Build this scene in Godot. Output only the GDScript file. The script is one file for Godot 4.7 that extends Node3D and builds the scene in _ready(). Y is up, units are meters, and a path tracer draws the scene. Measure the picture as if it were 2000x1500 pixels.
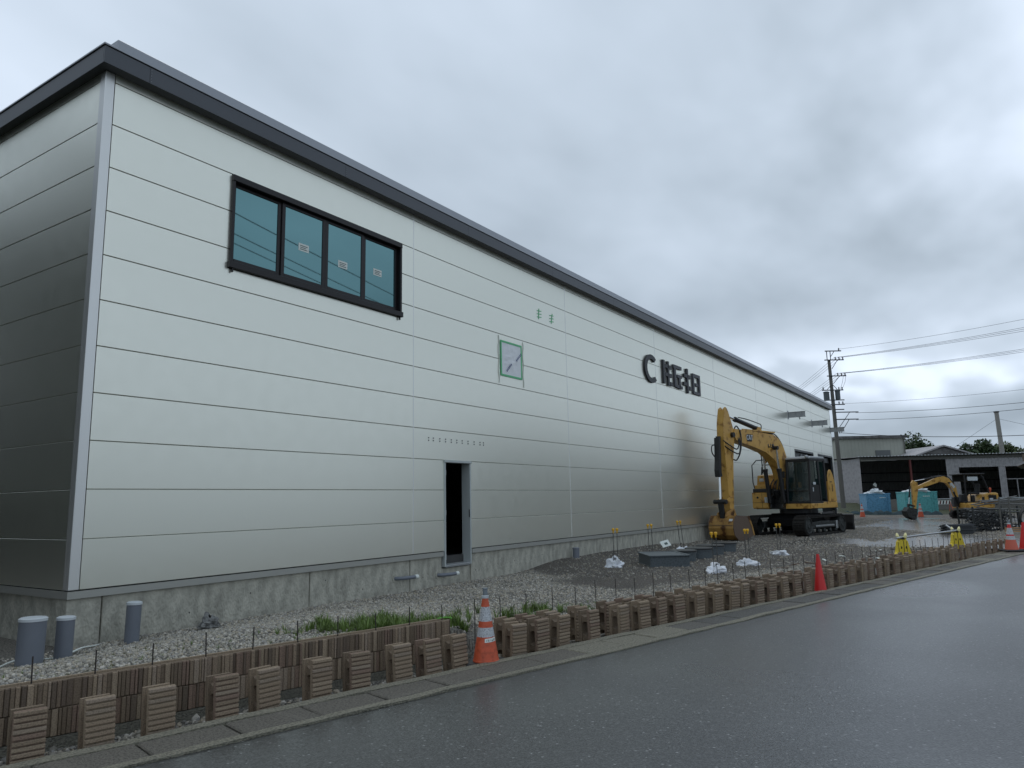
extends Node3D

# Road-aligned frame: s runs along the road edge, d runs from the road edge towards the building.
const O := Vector3(-2.0, 0.0, 4.69)
const U := Vector3(0.9715, 0.0, 0.237)
const N := Vector3(0.237, 0.0, -0.9715)
const UP := Vector3.UP
const ROAD_Y := -0.62
const EAVE_Y := 6.72
const BAY := 6.1785
const LEN := 49.43

var rng := RandomNumberGenerator.new()
var bumps := FastNoiseLite.new()
var ruts := FastNoiseLite.new()
var M := {}
var taken := {}


class MB:
	# Collects flat or smooth faces; corners are given counter-clockwise as seen from the front.
	var v := PackedVector3Array()
	var n := PackedVector3Array()
	var c := PackedColorArray()
	var t := PackedVector2Array()
	var col := Color(1, 1, 1)
	var use_uv := false

	func corner(p: Vector3, nn: Vector3, uv := Vector2.ZERO) -> void:
		v.append(p)
		n.append(nn)
		c.append(col)
		t.append(uv)

	func tri(a: Vector3, b: Vector3, d: Vector3) -> void:
		var nn := (b - a).cross(d - a).normalized()
		corner(a, nn)
		corner(d, nn)
		corner(b, nn)

	func quad(a: Vector3, b: Vector3, d: Vector3, e: Vector3) -> void:
		tri(a, b, d)
		tri(a, d, e)

	func quad_uv(a: Vector3, b: Vector3, d: Vector3, e: Vector3) -> void:
		use_uv = true
		var nn := (b - a).cross(d - a).normalized()
		for k in [[a, 0, 1], [d, 1, 0], [b, 1, 1], [a, 0, 1], [e, 0, 0], [d, 1, 0]]:
			corner(k[0], nn, Vector2(k[1], k[2]))

	func smooth_quad(a: Vector3, b: Vector3, d: Vector3, e: Vector3, na: Vector3, nb: Vector3, nd: Vector3, ne: Vector3) -> void:
		corner(a, na)
		corner(d, nd)
		corner(b, nb)
		corner(a, na)
		corner(e, ne)
		corner(d, nd)

	func box(size: Vector3, at := Vector3.ZERO, basis := Basis()) -> void:
		var h := size * 0.5
		var p: Array[Vector3] = []
		for i in 8:
			p.append(at + basis * Vector3(h.x * (1 if i & 1 else -1), h.y * (1 if i & 2 else -1), h.z * (1 if i & 4 else -1)))
		quad(p[4], p[5], p[7], p[6])
		quad(p[1], p[0], p[2], p[3])
		quad(p[5], p[1], p[3], p[7])
		quad(p[0], p[4], p[6], p[2])
		quad(p[6], p[7], p[3], p[2])
		quad(p[0], p[1], p[5], p[4])

	func span(lo: Vector3, hi: Vector3) -> void:
		box(hi - lo, (lo + hi) * 0.5)

	# A box whose edges are cut off by b.
	func cbox(size: Vector3, b: float, at := Vector3.ZERO, basis := Basis()) -> void:
		var h := size * 0.5
		var g := h - Vector3(b, b, b)
		var q := func(sx: int, sy: int, sz: int, axis: int) -> Vector3:
			var w := Vector3(g.x * sx, g.y * sy, g.z * sz)
			if axis == 0: w.x = h.x * sx
			elif axis == 1: w.y = h.y * sy
			else: w.z = h.z * sz
			return at + basis * w
		for s in [-1, 1]:
			face4(q.call(s, -1, -1, 0), q.call(s, 1, -1, 0), q.call(s, 1, 1, 0), q.call(s, -1, 1, 0), basis * Vector3(s, 0, 0))
			face4(q.call(-1, s, -1, 1), q.call(1, s, -1, 1), q.call(1, s, 1, 1), q.call(-1, s, 1, 1), basis * Vector3(0, s, 0))
			face4(q.call(-1, -1, s, 2), q.call(1, -1, s, 2), q.call(1, 1, s, 2), q.call(-1, 1, s, 2), basis * Vector3(0, 0, s))
			for r in [-1, 1]:
				face4(q.call(s, r, -1, 0), q.call(s, r, 1, 0), q.call(s, r, 1, 1), q.call(s, r, -1, 1), basis * Vector3(s, r, 0))
				face4(q.call(s, -1, r, 0), q.call(s, 1, r, 0), q.call(s, 1, r, 2), q.call(s, -1, r, 2), basis * Vector3(s, 0, r))
				face4(q.call(-1, s, r, 1), q.call(1, s, r, 1), q.call(1, s, r, 2), q.call(-1, s, r, 2), basis * Vector3(0, s, r))
				for k in [-1, 1]:
					var a: Vector3 = q.call(s, r, k, 0)
					var e: Vector3 = q.call(s, r, k, 1)
					var f: Vector3 = q.call(s, r, k, 2)
					if (e - a).cross(f - a).dot(basis * Vector3(s, r, k)) > 0.0: tri(a, e, f)
					else: tri(a, f, e)

	func face4(a: Vector3, b: Vector3, d: Vector3, e: Vector3, out: Vector3) -> void:
		if (b - a).cross(d - a).dot(out) > 0.0: quad(a, b, d, e)
		else: quad(a, e, d, b)

	func tube(pts: Array, r: Variant, sides := 8, caps := true) -> void:
		var rings: Array = []
		var norms: Array = []
		var side := Vector3.ZERO
		for i in pts.size():
			var dir: Vector3 = (pts[mini(i + 1, pts.size() - 1)] - pts[maxi(i - 1, 0)]).normalized()
			if side == Vector3.ZERO:
				side = dir.cross(Vector3.UP if absf(dir.y) < 0.9 else Vector3.RIGHT).normalized()
			side = (side - dir * side.dot(dir)).normalized()
			var other := dir.cross(side)
			var ring: Array[Vector3] = []
			var nr: Array[Vector3] = []
			var rad: float = r[i] if r is Array else r
			for k in sides:
				var a := TAU * k / sides
				var w := side * cos(a) + other * sin(a)
				nr.append(w)
				ring.append(pts[i] + w * rad)
			rings.append(ring)
			norms.append(nr)
		for i in pts.size() - 1:
			for k in sides:
				var k2 := (k + 1) % sides
				smooth_quad(rings[i][k], rings[i][k2], rings[i + 1][k2], rings[i + 1][k], norms[i][k], norms[i][k2], norms[i + 1][k2], norms[i + 1][k])
		if caps:
			for k in range(1, sides - 1):
				tri(rings[0][0], rings[0][k + 1], rings[0][k])
				var e: Array = rings[-1]
				tri(e[0], e[k], e[k + 1])

	# Profile of Vector2(radius, height) turned about the y axis of xf.
	func lathe(prof: Array, seg := 16, xf := Transform3D(), flat := false) -> void:
		for i in prof.size() - 1:
			var a: Vector2 = prof[i]
			var b: Vector2 = prof[i + 1]
			if a.is_equal_approx(b):
				continue
			var nn := Vector2(b.y - a.y, a.x - b.x).normalized()
			for k in seg:
				var a0 := TAU * k / seg
				var a1 := TAU * (k + 1) / seg
				var d0 := Vector3(cos(a0), 0, -sin(a0))
				var d1 := Vector3(cos(a1), 0, -sin(a1))
				var p := [d0 * a.x + UP * a.y, d1 * a.x + UP * a.y, d1 * b.x + UP * b.y, d0 * b.x + UP * b.y]
				for j in 4: p[j] = xf * p[j]
				var n0 := (xf.basis * (d0 * nn.x + UP * nn.y)).normalized()
				var n1 := (xf.basis * (d1 * nn.x + UP * nn.y)).normalized()
				if flat:
					quad(p[0], p[1], p[2], p[3])
				else:
					smooth_quad(p[0], p[1], p[2], p[3], n0, n1, n1, n0)

	# Polygon in the xy plane of xf, given counter-clockwise as seen from +z, drawn out from z0 to z1, front and back rims cut off by b.
	func prism(poly: Array, z0: float, z1: float, xf := Transform3D(), b := 0.0) -> void:
		var p := PackedVector2Array(poly)
		if Geometry2D.is_polygon_clockwise(p):
			p.reverse()
		var inner := p
		if b > 0.0:
			var grown := Geometry2D.offset_polygon(p, -b)
			if grown.size() == 1 and grown[0].size() == p.size():
				inner = grown[0]
				if Geometry2D.is_polygon_clockwise(inner): inner.reverse()
				var best := 0
				for k in inner.size():
					if inner[k].distance_to(p[0]) < inner[best].distance_to(p[0]): best = k
				var turned := PackedVector2Array()
				for k in inner.size(): turned.append(inner[(k + best) % inner.size()])
				inner = turned
			else:
				b = 0.0
		var at := func(q: Vector2, z: float) -> Vector3: return xf * Vector3(q.x, q.y, z)
		var idx := Geometry2D.triangulate_polygon(inner)
		for k in range(0, idx.size(), 3):
			var q0 := inner[idx[k]]
			var q1 := inner[idx[k + 1]]
			var q2 := inner[idx[k + 2]]
			if (q1 - q0).cross(q2 - q0) < 0.0:
				var sw := q1
				q1 = q2
				q2 = sw
			tri(at.call(q0, z1), at.call(q1, z1), at.call(q2, z1))
			tri(at.call(q0, z0), at.call(q2, z0), at.call(q1, z0))
		for k in p.size():
			var k2 := (k + 1) % p.size()
			quad(at.call(p[k], z0 + b), at.call(p[k2], z0 + b), at.call(p[k2], z1 - b), at.call(p[k], z1 - b))
			if b > 0.0:
				quad(at.call(p[k], z1 - b), at.call(p[k2], z1 - b), at.call(inner[k2], z1), at.call(inner[k], z1))
				quad(at.call(inner[k], z0), at.call(inner[k2], z0), at.call(p[k2], z0 + b), at.call(p[k], z0 + b))

	func ball(at: Vector3, r: Vector3, seg := 10, basis := Basis()) -> void:
		var prof := []
		for k in range(0, seg / 2 + 1):
			var a := PI * k / (seg / 2) - PI / 2
			prof.append(Vector2(maxf(cos(a), 0.0001), sin(a)))
		lathe(prof, seg, Transform3D(basis * Basis.from_scale(r), at))

	func mesh() -> ArrayMesh:
		var a := []
		a.resize(Mesh.ARRAY_MAX)
		a[Mesh.ARRAY_VERTEX] = v
		a[Mesh.ARRAY_NORMAL] = n
		a[Mesh.ARRAY_COLOR] = c
		if use_uv: a[Mesh.ARRAY_TEX_UV] = t
		var m := ArrayMesh.new()
		m.add_surface_from_arrays(Mesh.PRIMITIVE_TRIANGLES, a)
		return m


# ---------------------------------------------------------------- helpers

func W(s: float, d: float, y := 0.0) -> Vector3:
	return O + U * s + N * d + UP * y

func sd(p: Vector3) -> Vector2:
	return Vector2((p - O).dot(U), (p - O).dot(N))

func lin(r: float, g: float, b: float) -> Color:
	return Color(r, g, b).linear_to_srgb()

func numbered(called: String) -> String:
	var k: int = taken.get(called, 0)
	taken[called] = k + 1
	return called if k == 0 else "%s_%03d" % [called, k]

func tag(o: Node, label: String, category: String, group := "", kind := "") -> void:
	if label: o.set_meta("label", label)
	if category: o.set_meta("category", category)
	if group: o.set_meta("group", group)
	if kind: o.set_meta("kind", kind)

func thing(called: String, at: Vector3, label: String, category: String, group := "", turn := 0.0) -> Node3D:
	var o := Node3D.new()
	o.name = numbered(called)
	add_child(o)
	o.position = at
	o.rotation.y = turn
	tag(o, label, category, group)
	return o

func part(called: String, mesh: Variant, m: Material, parent: Node, xf := Transform3D()) -> MeshInstance3D:
	var o := MeshInstance3D.new()
	o.mesh = mesh.mesh() if mesh is MB else mesh
	o.material_override = m
	o.transform = xf
	if parent == self:
		o.name = numbered(called)
		add_child(o)
	else:
		o.name = called
		parent.add_child(o, true)
	return o

func single(called: String, mesh: Variant, m: Material, label: String, category: String, group := "", xf := Transform3D()) -> MeshInstance3D:
	var o := part(called, mesh, m, self, xf)
	tag(o, label, category, group)
	return o

func structure(called: String, mesh: Variant, m: Material) -> MeshInstance3D:
	var o := part(called, mesh, m, self)
	o.set_meta("kind", "structure")
	return o

func basis_y(up: Vector3, about := 0.0) -> Basis:
	var y := up.normalized()
	var x := y.cross(Vector3.FORWARD if absf(y.z) < 0.9 else Vector3.RIGHT).normalized()
	return Basis(x, y, x.cross(y)).rotated(y, about)

func ss(a: float, b: float, x: float) -> float:
	return smoothstep(a, b, x)


# ---------------------------------------------------------------- materials

func mat(r: float, g: float, b: float, rough := 0.8, metal := 0.0) -> StandardMaterial3D:
	var m := StandardMaterial3D.new()
	m.albedo_color = lin(r, g, b)
	m.roughness = rough
	m.metallic = metal
	return m

func noise_tex(freq: float, size: int, ramp: Array, sd_ := 1, octaves := 4, normal := 0.0) -> NoiseTexture2D:
	var f := FastNoiseLite.new()
	f.seed = sd_
	f.frequency = freq
	f.fractal_octaves = octaves
	f.noise_type = FastNoiseLite.TYPE_SIMPLEX_SMOOTH
	var t := NoiseTexture2D.new()
	t.width = size
	t.height = size
	t.seamless = true
	t.noise = f
	if normal > 0.0:
		t.as_normal_map = true
		t.bump_strength = normal
	elif ramp:
		var gr := Gradient.new()
		gr.offsets = PackedFloat32Array(ramp.map(func(e): return e[0]))
		gr.colors = PackedColorArray(ramp.map(func(e): return Color(e[1], e[2], e[3]) if e.size() > 2 else Color(e[1], e[1], e[1])))
		t.color_ramp = gr
	return t

func worn(m: StandardMaterial3D, tex: Texture2D, per_metre: float, world := false) -> StandardMaterial3D:
	m.albedo_texture = tex
	m.uv1_triplanar = true
	m.uv1_world_triplanar = world
	m.uv1_scale = Vector3.ONE * per_metre
	return m

func vertex(m: StandardMaterial3D) -> StandardMaterial3D:
	m.vertex_color_use_as_albedo = true
	return m

func bumpy(m: StandardMaterial3D, tex: Texture2D, k: float) -> StandardMaterial3D:
	m.normal_enabled = true
	m.normal_texture = tex
	m.normal_scale = k
	return m

func asphalt_images() -> Array:
	var w := 2048
	var f := FastNoiseLite.new()
	f.seed = 5
	f.frequency = 0.004
	f.fractal_octaves = 5
	var coarse := f.get_seamless_image(512, 512)
	coarse.resize(w, w, Image.INTERPOLATE_BILINEAR)
	var cb := coarse.get_data()
	var r := RandomNumberGenerator.new()
	r.seed = 77
	var a := PackedByteArray()
	a.resize(w * w)
	for i in w * w:
		a[i] = 36 + (randi_hash(i) & 95) + (cb[i] >> 4)
	for k in 150000:
		var i := r.randi() % (w * w - w - 2)
		var g := r.randi_range(95, 150)
		if r.randf() < 0.09: g = r.randi_range(200, 255)
		elif r.randf() < 0.3: g = r.randi_range(45, 70)
		a[i] = g
		a[i + 1] = g
		if r.randf() < 0.6:
			a[i + w] = g
			a[i + w + 1] = g
	var im := Image.create_from_data(w, w, false, Image.FORMAT_L8, a)
	return [im]

func randi_hash(i: int) -> int:
	var h := (i * 2654435761) & 0xffffffff
	h = ((h >> 15) ^ h) * 2246822519 & 0xffffffff
	return (h >> 13) ^ h

func make_materials() -> void:
	var grain := noise_tex(0.05, 512, [[0.0, 0.72], [0.5, 0.95], [1.0, 1.0]], 3, 5)
	var fine_bump := noise_tex(0.12, 512, [], 4, 4, 6.0)
	var stain := noise_tex(0.012, 512, [[0.0, 0.45], [0.42, 0.72], [0.55, 0.95], [1.0, 1.0]], 9, 6)
	# Buildings
	M.panel = mat(0.87, 0.87, 0.775, 0.34, 0.88)
	M.panel.roughness_texture = noise_tex(0.02, 512, [[0.0, 0.85], [1.0, 1.0]], 12, 4)
	M.panel.uv1_triplanar = true
	M.panel.uv1_world_triplanar = true
	M.panel.uv1_scale = Vector3.ONE * 0.35
	M.trim = mat(0.80, 0.80, 0.78, 0.36, 0.7)
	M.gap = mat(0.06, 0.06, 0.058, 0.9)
	M.fascia = mat(0.09, 0.096, 0.108, 0.40, 0.3)
	M.gutter = mat(0.34, 0.355, 0.385, 0.34, 0.55)
	M.flash = mat(0.42, 0.42, 0.385, 0.45, 0.4)
	var drip := FastNoiseLite.new()
	drip.seed = 21
	drip.frequency = 0.01
	drip.fractal_octaves = 5
	M.concrete = worn(mat(0.50, 0.485, 0.41, 0.85), noise_tex(0.01, 1024, [[0.0, 0.78], [0.4, 0.90], [0.55, 0.95], [0.74, 1.0], [0.84, 1.14], [1.0, 1.18]], 21, 6), 0.28, true)
	M.concrete.uv1_scale = Vector3(0.42, 0.20, 0.42)
	bumpy(M.concrete, fine_bump, 0.25)
	M.old_concrete = vertex(worn(mat(0.26, 0.245, 0.215, 0.65), noise_tex(0.05, 1024, [[0.0, 0.5], [0.4, 0.82], [0.6, 0.96], [1.0, 1.0]], 31, 6), 0.7, true))
	bumpy(M.old_concrete, noise_tex(0.2, 512, [], 32, 4, 10.0), 0.7)
	M.inside = mat(0.30, 0.31, 0.30, 0.6)
	M.black_frame = mat(0.018, 0.016, 0.017, 0.35, 0.3)
	M.glass = mat(0.165, 0.315, 0.33, 0.02, 0.88)
	M.paper = mat(0.78, 0.82, 0.77, 0.7)
	M.ink = mat(0.10, 0.14, 0.13, 0.8)
	M.white_paint = mat(0.62, 0.65, 0.63, 0.45)
	M.white_frame = mat(0.50, 0.54, 0.53, 0.4, 0.2)
	M.steel = mat(0.34, 0.35, 0.36, 0.38, 0.75)
	M.dark_steel = mat(0.07, 0.075, 0.08, 0.45, 0.5)
	M.sheet = mat(0.86, 0.88, 0.90, 0.35)
	M.tape_green = mat(0.16, 0.58, 0.28, 0.6)
	M.sign_dark = mat(0.022, 0.023, 0.028, 0.5)
	M.sign_grey = mat(0.05, 0.05, 0.06, 0.5)
	# Ground
	var im := asphalt_images()
	M.asphalt = vertex(mat(0.27, 0.275, 0.272, 1.0))
	M.asphalt.albedo_texture = ImageTexture.create_from_image(im[0])
	M.asphalt.roughness_texture = noise_tex(0.004, 512, [[0.0, 0.25], [0.4, 0.28], [0.62, 0.35], [1.0, 0.40]], 41, 4)
	M.asphalt.metallic_specular = 0.58
	M.asphalt.uv1_triplanar = true
	M.asphalt.uv1_world_triplanar = true
	M.asphalt.uv1_scale = Vector3.ONE * 0.0625
	M.asphalt.uv1_offset = Vector3(0.5, 0.0, 0.0)
	bumpy(M.asphalt, noise_tex(0.5, 2048, [], 42, 2, 10.0), 0.05)
	M.soil = vertex(worn(mat(1, 1, 1, 0.8), noise_tex(0.06, 1024, [[0.0, 0.35], [0.45, 0.75], [0.65, 1.0], [1.0, 1.0]], 51, 6), 0.5, true))
	bumpy(M.soil, noise_tex(0.15, 1024, [], 52, 4, 14.0), 1.0)
	M.stone = vertex(mat(1, 1, 1, 0.6))
	M.water = mat(0.17, 0.16, 0.145, 0.20)
	M.water.metallic_specular = 0.6
	M.grass = vertex(mat(1, 1, 1, 0.6))
	M.grass.backlight_enabled = true
	M.grass.backlight = lin(0.05, 0.09, 0.02)
	M.block = vertex(worn(mat(1, 1, 1, 0.8), noise_tex(0.08, 512, [[0.0, 0.68], [0.5, 0.93], [1.0, 1.0]], 61, 5), 1.6))
	bumpy(M.block, fine_bump, 0.3)
	# Things
	M.rust_rod = worn(mat(0.055, 0.045, 0.04, 0.7, 0.3), grain, 3.0)
	M.yellow = worn(mat(0.63, 0.365, 0.085, 0.38), noise_tex(0.02, 512, [[0.0, 0.50, 0.42, 0.34], [0.26, 0.74, 0.68, 0.60], [0.40, 0.95, 0.94, 0.92], [1.0, 1.0, 1.0, 1.0]], 71, 5), 0.22)
	M.bucket = worn(mat(0.44, 0.25, 0.07, 0.5), noise_tex(0.016, 512, [[0.0, 0.30, 0.24, 0.19], [0.38, 0.55, 0.46, 0.38], [0.52, 0.92, 0.90, 0.86], [1.0, 1.0, 1.0, 1.0]], 72, 6), 0.25)
	M.bucket_in = worn(mat(0.15, 0.10, 0.07, 0.6), grain, 1.2)
	M.black = worn(mat(0.014, 0.014, 0.015, 0.45), grain, 1.0)
	M.track = worn(mat(0.03, 0.027, 0.024, 0.7, 0.2), stain, 1.4)
	M.track_frame = worn(mat(0.045, 0.05, 0.048, 0.6, 0.2), stain, 1.0)
	M.chrome = mat(0.75, 0.76, 0.78, 0.12, 1.0)
	M.cab_glass = mat(0.012, 0.035, 0.035, 0.02)
	M.cab_glass.albedo_color.a = 0.42
	M.cab_glass.transparency = BaseMaterial3D.TRANSPARENCY_ALPHA
	M.seat = mat(0.03, 0.032, 0.034, 0.8)
	M.hose = mat(0.012, 0.012, 0.012, 0.5)
	M.silver_roof = mat(0.42, 0.44, 0.45, 0.4, 0.2)
	M.orange = worn(mat(0.68, 0.115, 0.045, 0.5), noise_tex(0.03, 256, [[0.0, 0.7], [0.4, 0.92], [1.0, 1.0]], 81, 5), 2.0)
	M.red = mat(0.62, 0.022, 0.022, 0.42)
	M.reflective = worn(mat(0.60, 0.62, 0.64, 0.4), noise_tex(0.05, 512, [[0.0, 0.12], [0.27, 0.16], [0.30, 0.9], [1.0, 1.0]], 82, 4), 2.2)
	M.faded_orange = worn(mat(0.60, 0.13, 0.08, 0.6), noise_tex(0.06, 512, [[0.0, 0.95, 1.6, 2.2], [0.40, 1.0, 1.3, 1.6], [0.55, 1.0, 1.0, 1.0], [1.0, 1.0, 1.0, 1.0]], 83, 4), 2.0)
	M.rubber = mat(0.012, 0.012, 0.013, 0.6)
	M.clear_cap = mat(0.22, 0.25, 0.27, 0.2)
	M.pvc = worn(mat(0.19, 0.21, 0.245, 0.42), noise_tex(0.008, 256, [[0.0, 0.85], [1.0, 1.0]], 85, 3), 0.4)
	M.pvc_cap = mat(0.56, 0.60, 0.62, 0.5)
	M.pit = worn(mat(0.095, 0.115, 0.125, 0.5), grain, 0.7)
	M.pit_dark = mat(0.016, 0.018, 0.019, 0.4)
	M.bag = mat(0.74, 0.76, 0.80, 0.5)
	M.bag_cord = mat(0.10, 0.45, 0.32, 0.6)
	M.rod = mat(0.09, 0.09, 0.085, 0.5, 0.5)
	M.cap_yellow = mat(0.75, 0.42, 0.02, 0.4)
	M.animal_yellow = mat(0.72, 0.55, 0.035, 0.42)
	M.animal_pale = mat(0.75, 0.70, 0.35, 0.45)
	M.galv = mat(0.42, 0.44, 0.45, 0.35, 0.7)
	M.old_pipe = worn(mat(0.20, 0.20, 0.195, 0.5, 0.4), grain, 1.0)
	M.blue_bin = worn(mat(0.13, 0.33, 0.52, 0.5), grain, 0.2)
	M.teal_bin = worn(mat(0.12, 0.44, 0.45, 0.5), grain, 0.2)
	M.net = mat(0.02, 0.045, 0.055, 0.85)
	M.shed_wall = worn(mat(0.40, 0.385, 0.39, 0.55), grain, 0.1)
	M.shed_roof = worn(mat(0.17, 0.165, 0.16, 0.7), stain, 0.2)
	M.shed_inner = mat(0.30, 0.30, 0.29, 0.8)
	M.shutter = mat(0.11, 0.12, 0.12, 0.6)
	M.red_oxide = mat(0.13, 0.028, 0.024, 0.6)
	M.cream = worn(mat(0.42, 0.43, 0.37, 0.6), noise_tex(0.01, 256, [[0.0, 0.86], [1.0, 1.0]], 91, 4), 0.1)
	M.brown_wall = worn(mat(0.16, 0.12, 0.09, 0.7), grain, 0.8)
	M.timber = mat(0.33, 0.16, 0.05, 0.7)
	M.pole = worn(mat(0.15, 0.145, 0.13, 0.8), grain, 0.5)
	M.pale_pole = worn(mat(0.32, 0.31, 0.28, 0.8), grain, 0.5)
	M.wire = mat(0.035, 0.037, 0.04, 0.6)
	M.porcelain = mat(0.12, 0.12, 0.13, 0.3)
	M.bark = worn(mat(0.08, 0.06, 0.045, 0.9), grain, 1.0)
	M.leaf = vertex(mat(1, 1, 1, 0.55))
	M.leaf.backlight_enabled = true
	M.leaf.backlight = lin(0.03, 0.05, 0.012)
	M.hedge_wall = mat(0.05, 0.05, 0.045, 0.8)
	M.rock = worn(mat(0.26, 0.26, 0.25, 0.8), stain, 2.0)


# ---------------------------------------------------------------- camera, sky, light

func make_sky() -> PanoramaSkyMaterial:
	var f := FastNoiseLite.new()
	f.seed = 14
	f.frequency = 0.42
	f.fractal_octaves = 5
	f.fractal_gain = 0.5
	var g := FastNoiseLite.new()
	g.seed = 8
	g.frequency = 0.10
	g.fractal_octaves = 3
	var w := 1536
	var h := 768
	var px := PackedFloat32Array()
	px.resize(w * h * 3)
	var i := 0
	for y in h:
		var e := PI * (0.5 - (y + 0.5) / h)
		for x in w:
			var a := TAU * (x + 0.5) / w
			var dir := Vector3(sin(a) * cos(e), sin(e), -cos(a) * cos(e))
			var up := maxf(dir.y, 0.0)
			var q := Vector2(dir.x, dir.z) / (up + 0.16)
			var n1 := f.get_noise_2d(q.x * 1.1 + 3.0, q.y * 1.6)
			var n2 := g.get_noise_2d(q.x * 2.2 - 4.0, q.y * 2.2 + 9.0)
			var deg := rad_to_deg(maxf(e, 0.0))
			# a pale high layer with brighter parts, a darker bank low down and torn bright breaks under it
			var n3 := f.get_noise_2d(q.x * 2.6 + 30.0, q.y * 4.2 - 11.0)
			var bank := exp(-pow((deg - 15.5 - 2.0 * n2) / 4.5, 2.0))
			var gap := exp(-pow((deg - 9.0 + 2.0 * n3) / 2.2, 2.0))
			var low := exp(-pow((deg - 4.5) / 2.2, 2.0))
			var l := 0.63 + 0.13 * n1 + 0.20 * n2 + 0.10 * n3 - 0.11 * bank + gap * (0.06 + 0.55 * maxf(n3 + 0.12, 0.0)) - 0.10 * low
			l += 0.15 * exp(-pow(rad_to_deg(acos(clampf(dir.dot(Vector3(0.33, 0.51, -0.795).normalized()), -1.0, 1.0))) / 18.0, 2.0))
			l += 0.21 * exp(-pow(rad_to_deg(acos(clampf(dir.dot(Vector3(0.90, 0.45, 0.06).normalized()), -1.0, 1.0))) / 15.0, 2.0)) * (1.0 + 1.2 * n3)
			l = clampf(l, 0.36, 1.05)
			var warm := clampf((l - 0.3) / 0.6, 0.0, 1.0)
			px[i] = l * lerpf(0.82, 0.88, warm)
			px[i + 1] = l * 1.0
			px[i + 2] = l * lerpf(1.18, 1.17, warm)
			if e < 0.0:
				var k := 0.35
				px[i] = k * 0.5
				px[i + 1] = k * 0.5
				px[i + 2] = k * 0.48
			i += 3
	var m := PanoramaSkyMaterial.new()
	m.panorama = ImageTexture.create_from_image(Image.create_from_data(w, h, false, Image.FORMAT_RGBF, px.to_byte_array()))
	return m

func _ready() -> void:
	rng.seed = 20240
	bumps.seed = 3
	bumps.frequency = 0.6
	bumps.fractal_octaves = 4
	ruts.seed = 6
	ruts.frequency = 0.16
	ruts.fractal_octaves = 4
	# Camera
	var cam := Camera3D.new()
	cam.name = "camera"
	cam.position = Vector3(-4.5789, 0.9506, 9.361)
	cam.rotation = Vector3(0.1584, -0.9899, -0.0199)
	cam.fov = 55.25
	cam.near = 0.05
	cam.far = 2000.0
	add_child(cam)
	cam.current = true
	# Sky, sun behind thick cloud, exposure
	var env := Environment.new()
	env.background_mode = Environment.BG_SKY
	env.sky = Sky.new()
	env.sky.sky_material = make_sky()
	env.tonemap_mode = Environment.TONE_MAPPER_LINEAR
	env.tonemap_exposure = 1.0
	env.sdfgi_enabled = true
	env.ssao_enabled = true
	env.ssil_enabled = true
	var we := WorldEnvironment.new()
	we.name = "environment"
	we.environment = env
	add_child(we)
	var sun := DirectionalLight3D.new()
	sun.name = "sun"
	sun.light_energy = 0.18
	sun.light_angular_distance = 40.0
	sun.light_color = Color(1.0, 0.985, 0.96)
	sun.shadow_enabled = true
	sun.rotation_degrees = Vector3(-62, 155, 0)
	add_child(sun)

	make_materials()
	make_ground()
	make_gutter()
	make_building()
	make_wall_fixtures()
	make_backdrop()
	make_street()
	make_pole_and_wires()
	make_block_wall()
	make_loose_blocks()
	make_rods()
	make_excavator()
	make_mini_excavator()
	make_cones()
	make_barriers()
	make_yard_things()
	make_back_yard()
	make_gravel()
	make_grass()


# ---------------------------------------------------------------- ground

func gravel_share(p: Vector3) -> float:
	# 1 where pale crushed stone lies, 0 where bare brown soil shows
	var q := sd(p)
	var wob := bumps.get_noise_2d(p.x * 0.5, p.z * 0.5 + 40.0) * 1.2
	var edge := 10.2 - p.z * 0.75 + wob
	var a := 1.0 - ss(edge - 0.5, edge + 0.5, p.x)
	var strip := (1.0 - ss(0.9, 1.5, absf(q.y - 1.9) + wob * 0.3)) * (1.0 - ss(13.0, 19.0, q.x))
	return clampf(maxf(a, strip * 0.85), 0.0, 1.0)

func ground_y(p: Vector3) -> float:
	var q := sd(p)
	var n := bumps.get_noise_2d(p.x, p.z)
	if q.y < 1.50 and q.x < 4.1:
		return -0.80 + n * 0.02
	var near := lerpf(-0.405, -0.60, ss(2.6, 6.5, q.x))
	var y := lerpf(-0.665, near, ss(0.1, 2.6, p.z))
	y = lerpf(y, -0.62, ss(9.0, 13.0, p.x))
	if q.x > 4.1 and q.y < 1.85:
		y = lerpf(-0.745, y, ss(1.30, 1.85, q.y))
	if q.x < -1.0:
		y = lerpf(y, -0.68, ss(1.0, -1.0, p.z))
	# soil heaped along the plinth beyond the door
	y += 0.13 * exp(-pow(p.z / 0.9, 2.0)) * ss(9.5, 12.0, p.x) * (1.0 - ss(17.0, 21.0, p.x))
	y += n * 0.022
	# churned yard where water stands
	var yard := ss(19.5, 24.0, p.x) * (1.0 - ss(45.0, 52.0, p.x)) * ss(2.2, 4.2, p.z)
	var rut := ruts.get_noise_2d(p.x * 0.42 + p.z * 0.5, p.z * 0.95 - p.x * 0.2)
	y += yard * (-0.022 + rut * 0.11)
	# grassy bank beyond the building and below the shed
	y += 0.75 * ss(50.5, 58.0, p.x) * (1.0 - ss(-2.6, -0.6, p.z))
	y += 0.12 * exp(-pow((p.x - 55.0) / 2.0, 2.0)) * ss(5.5, 7.5, p.z) * (1.0 + n)
	return y

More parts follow.
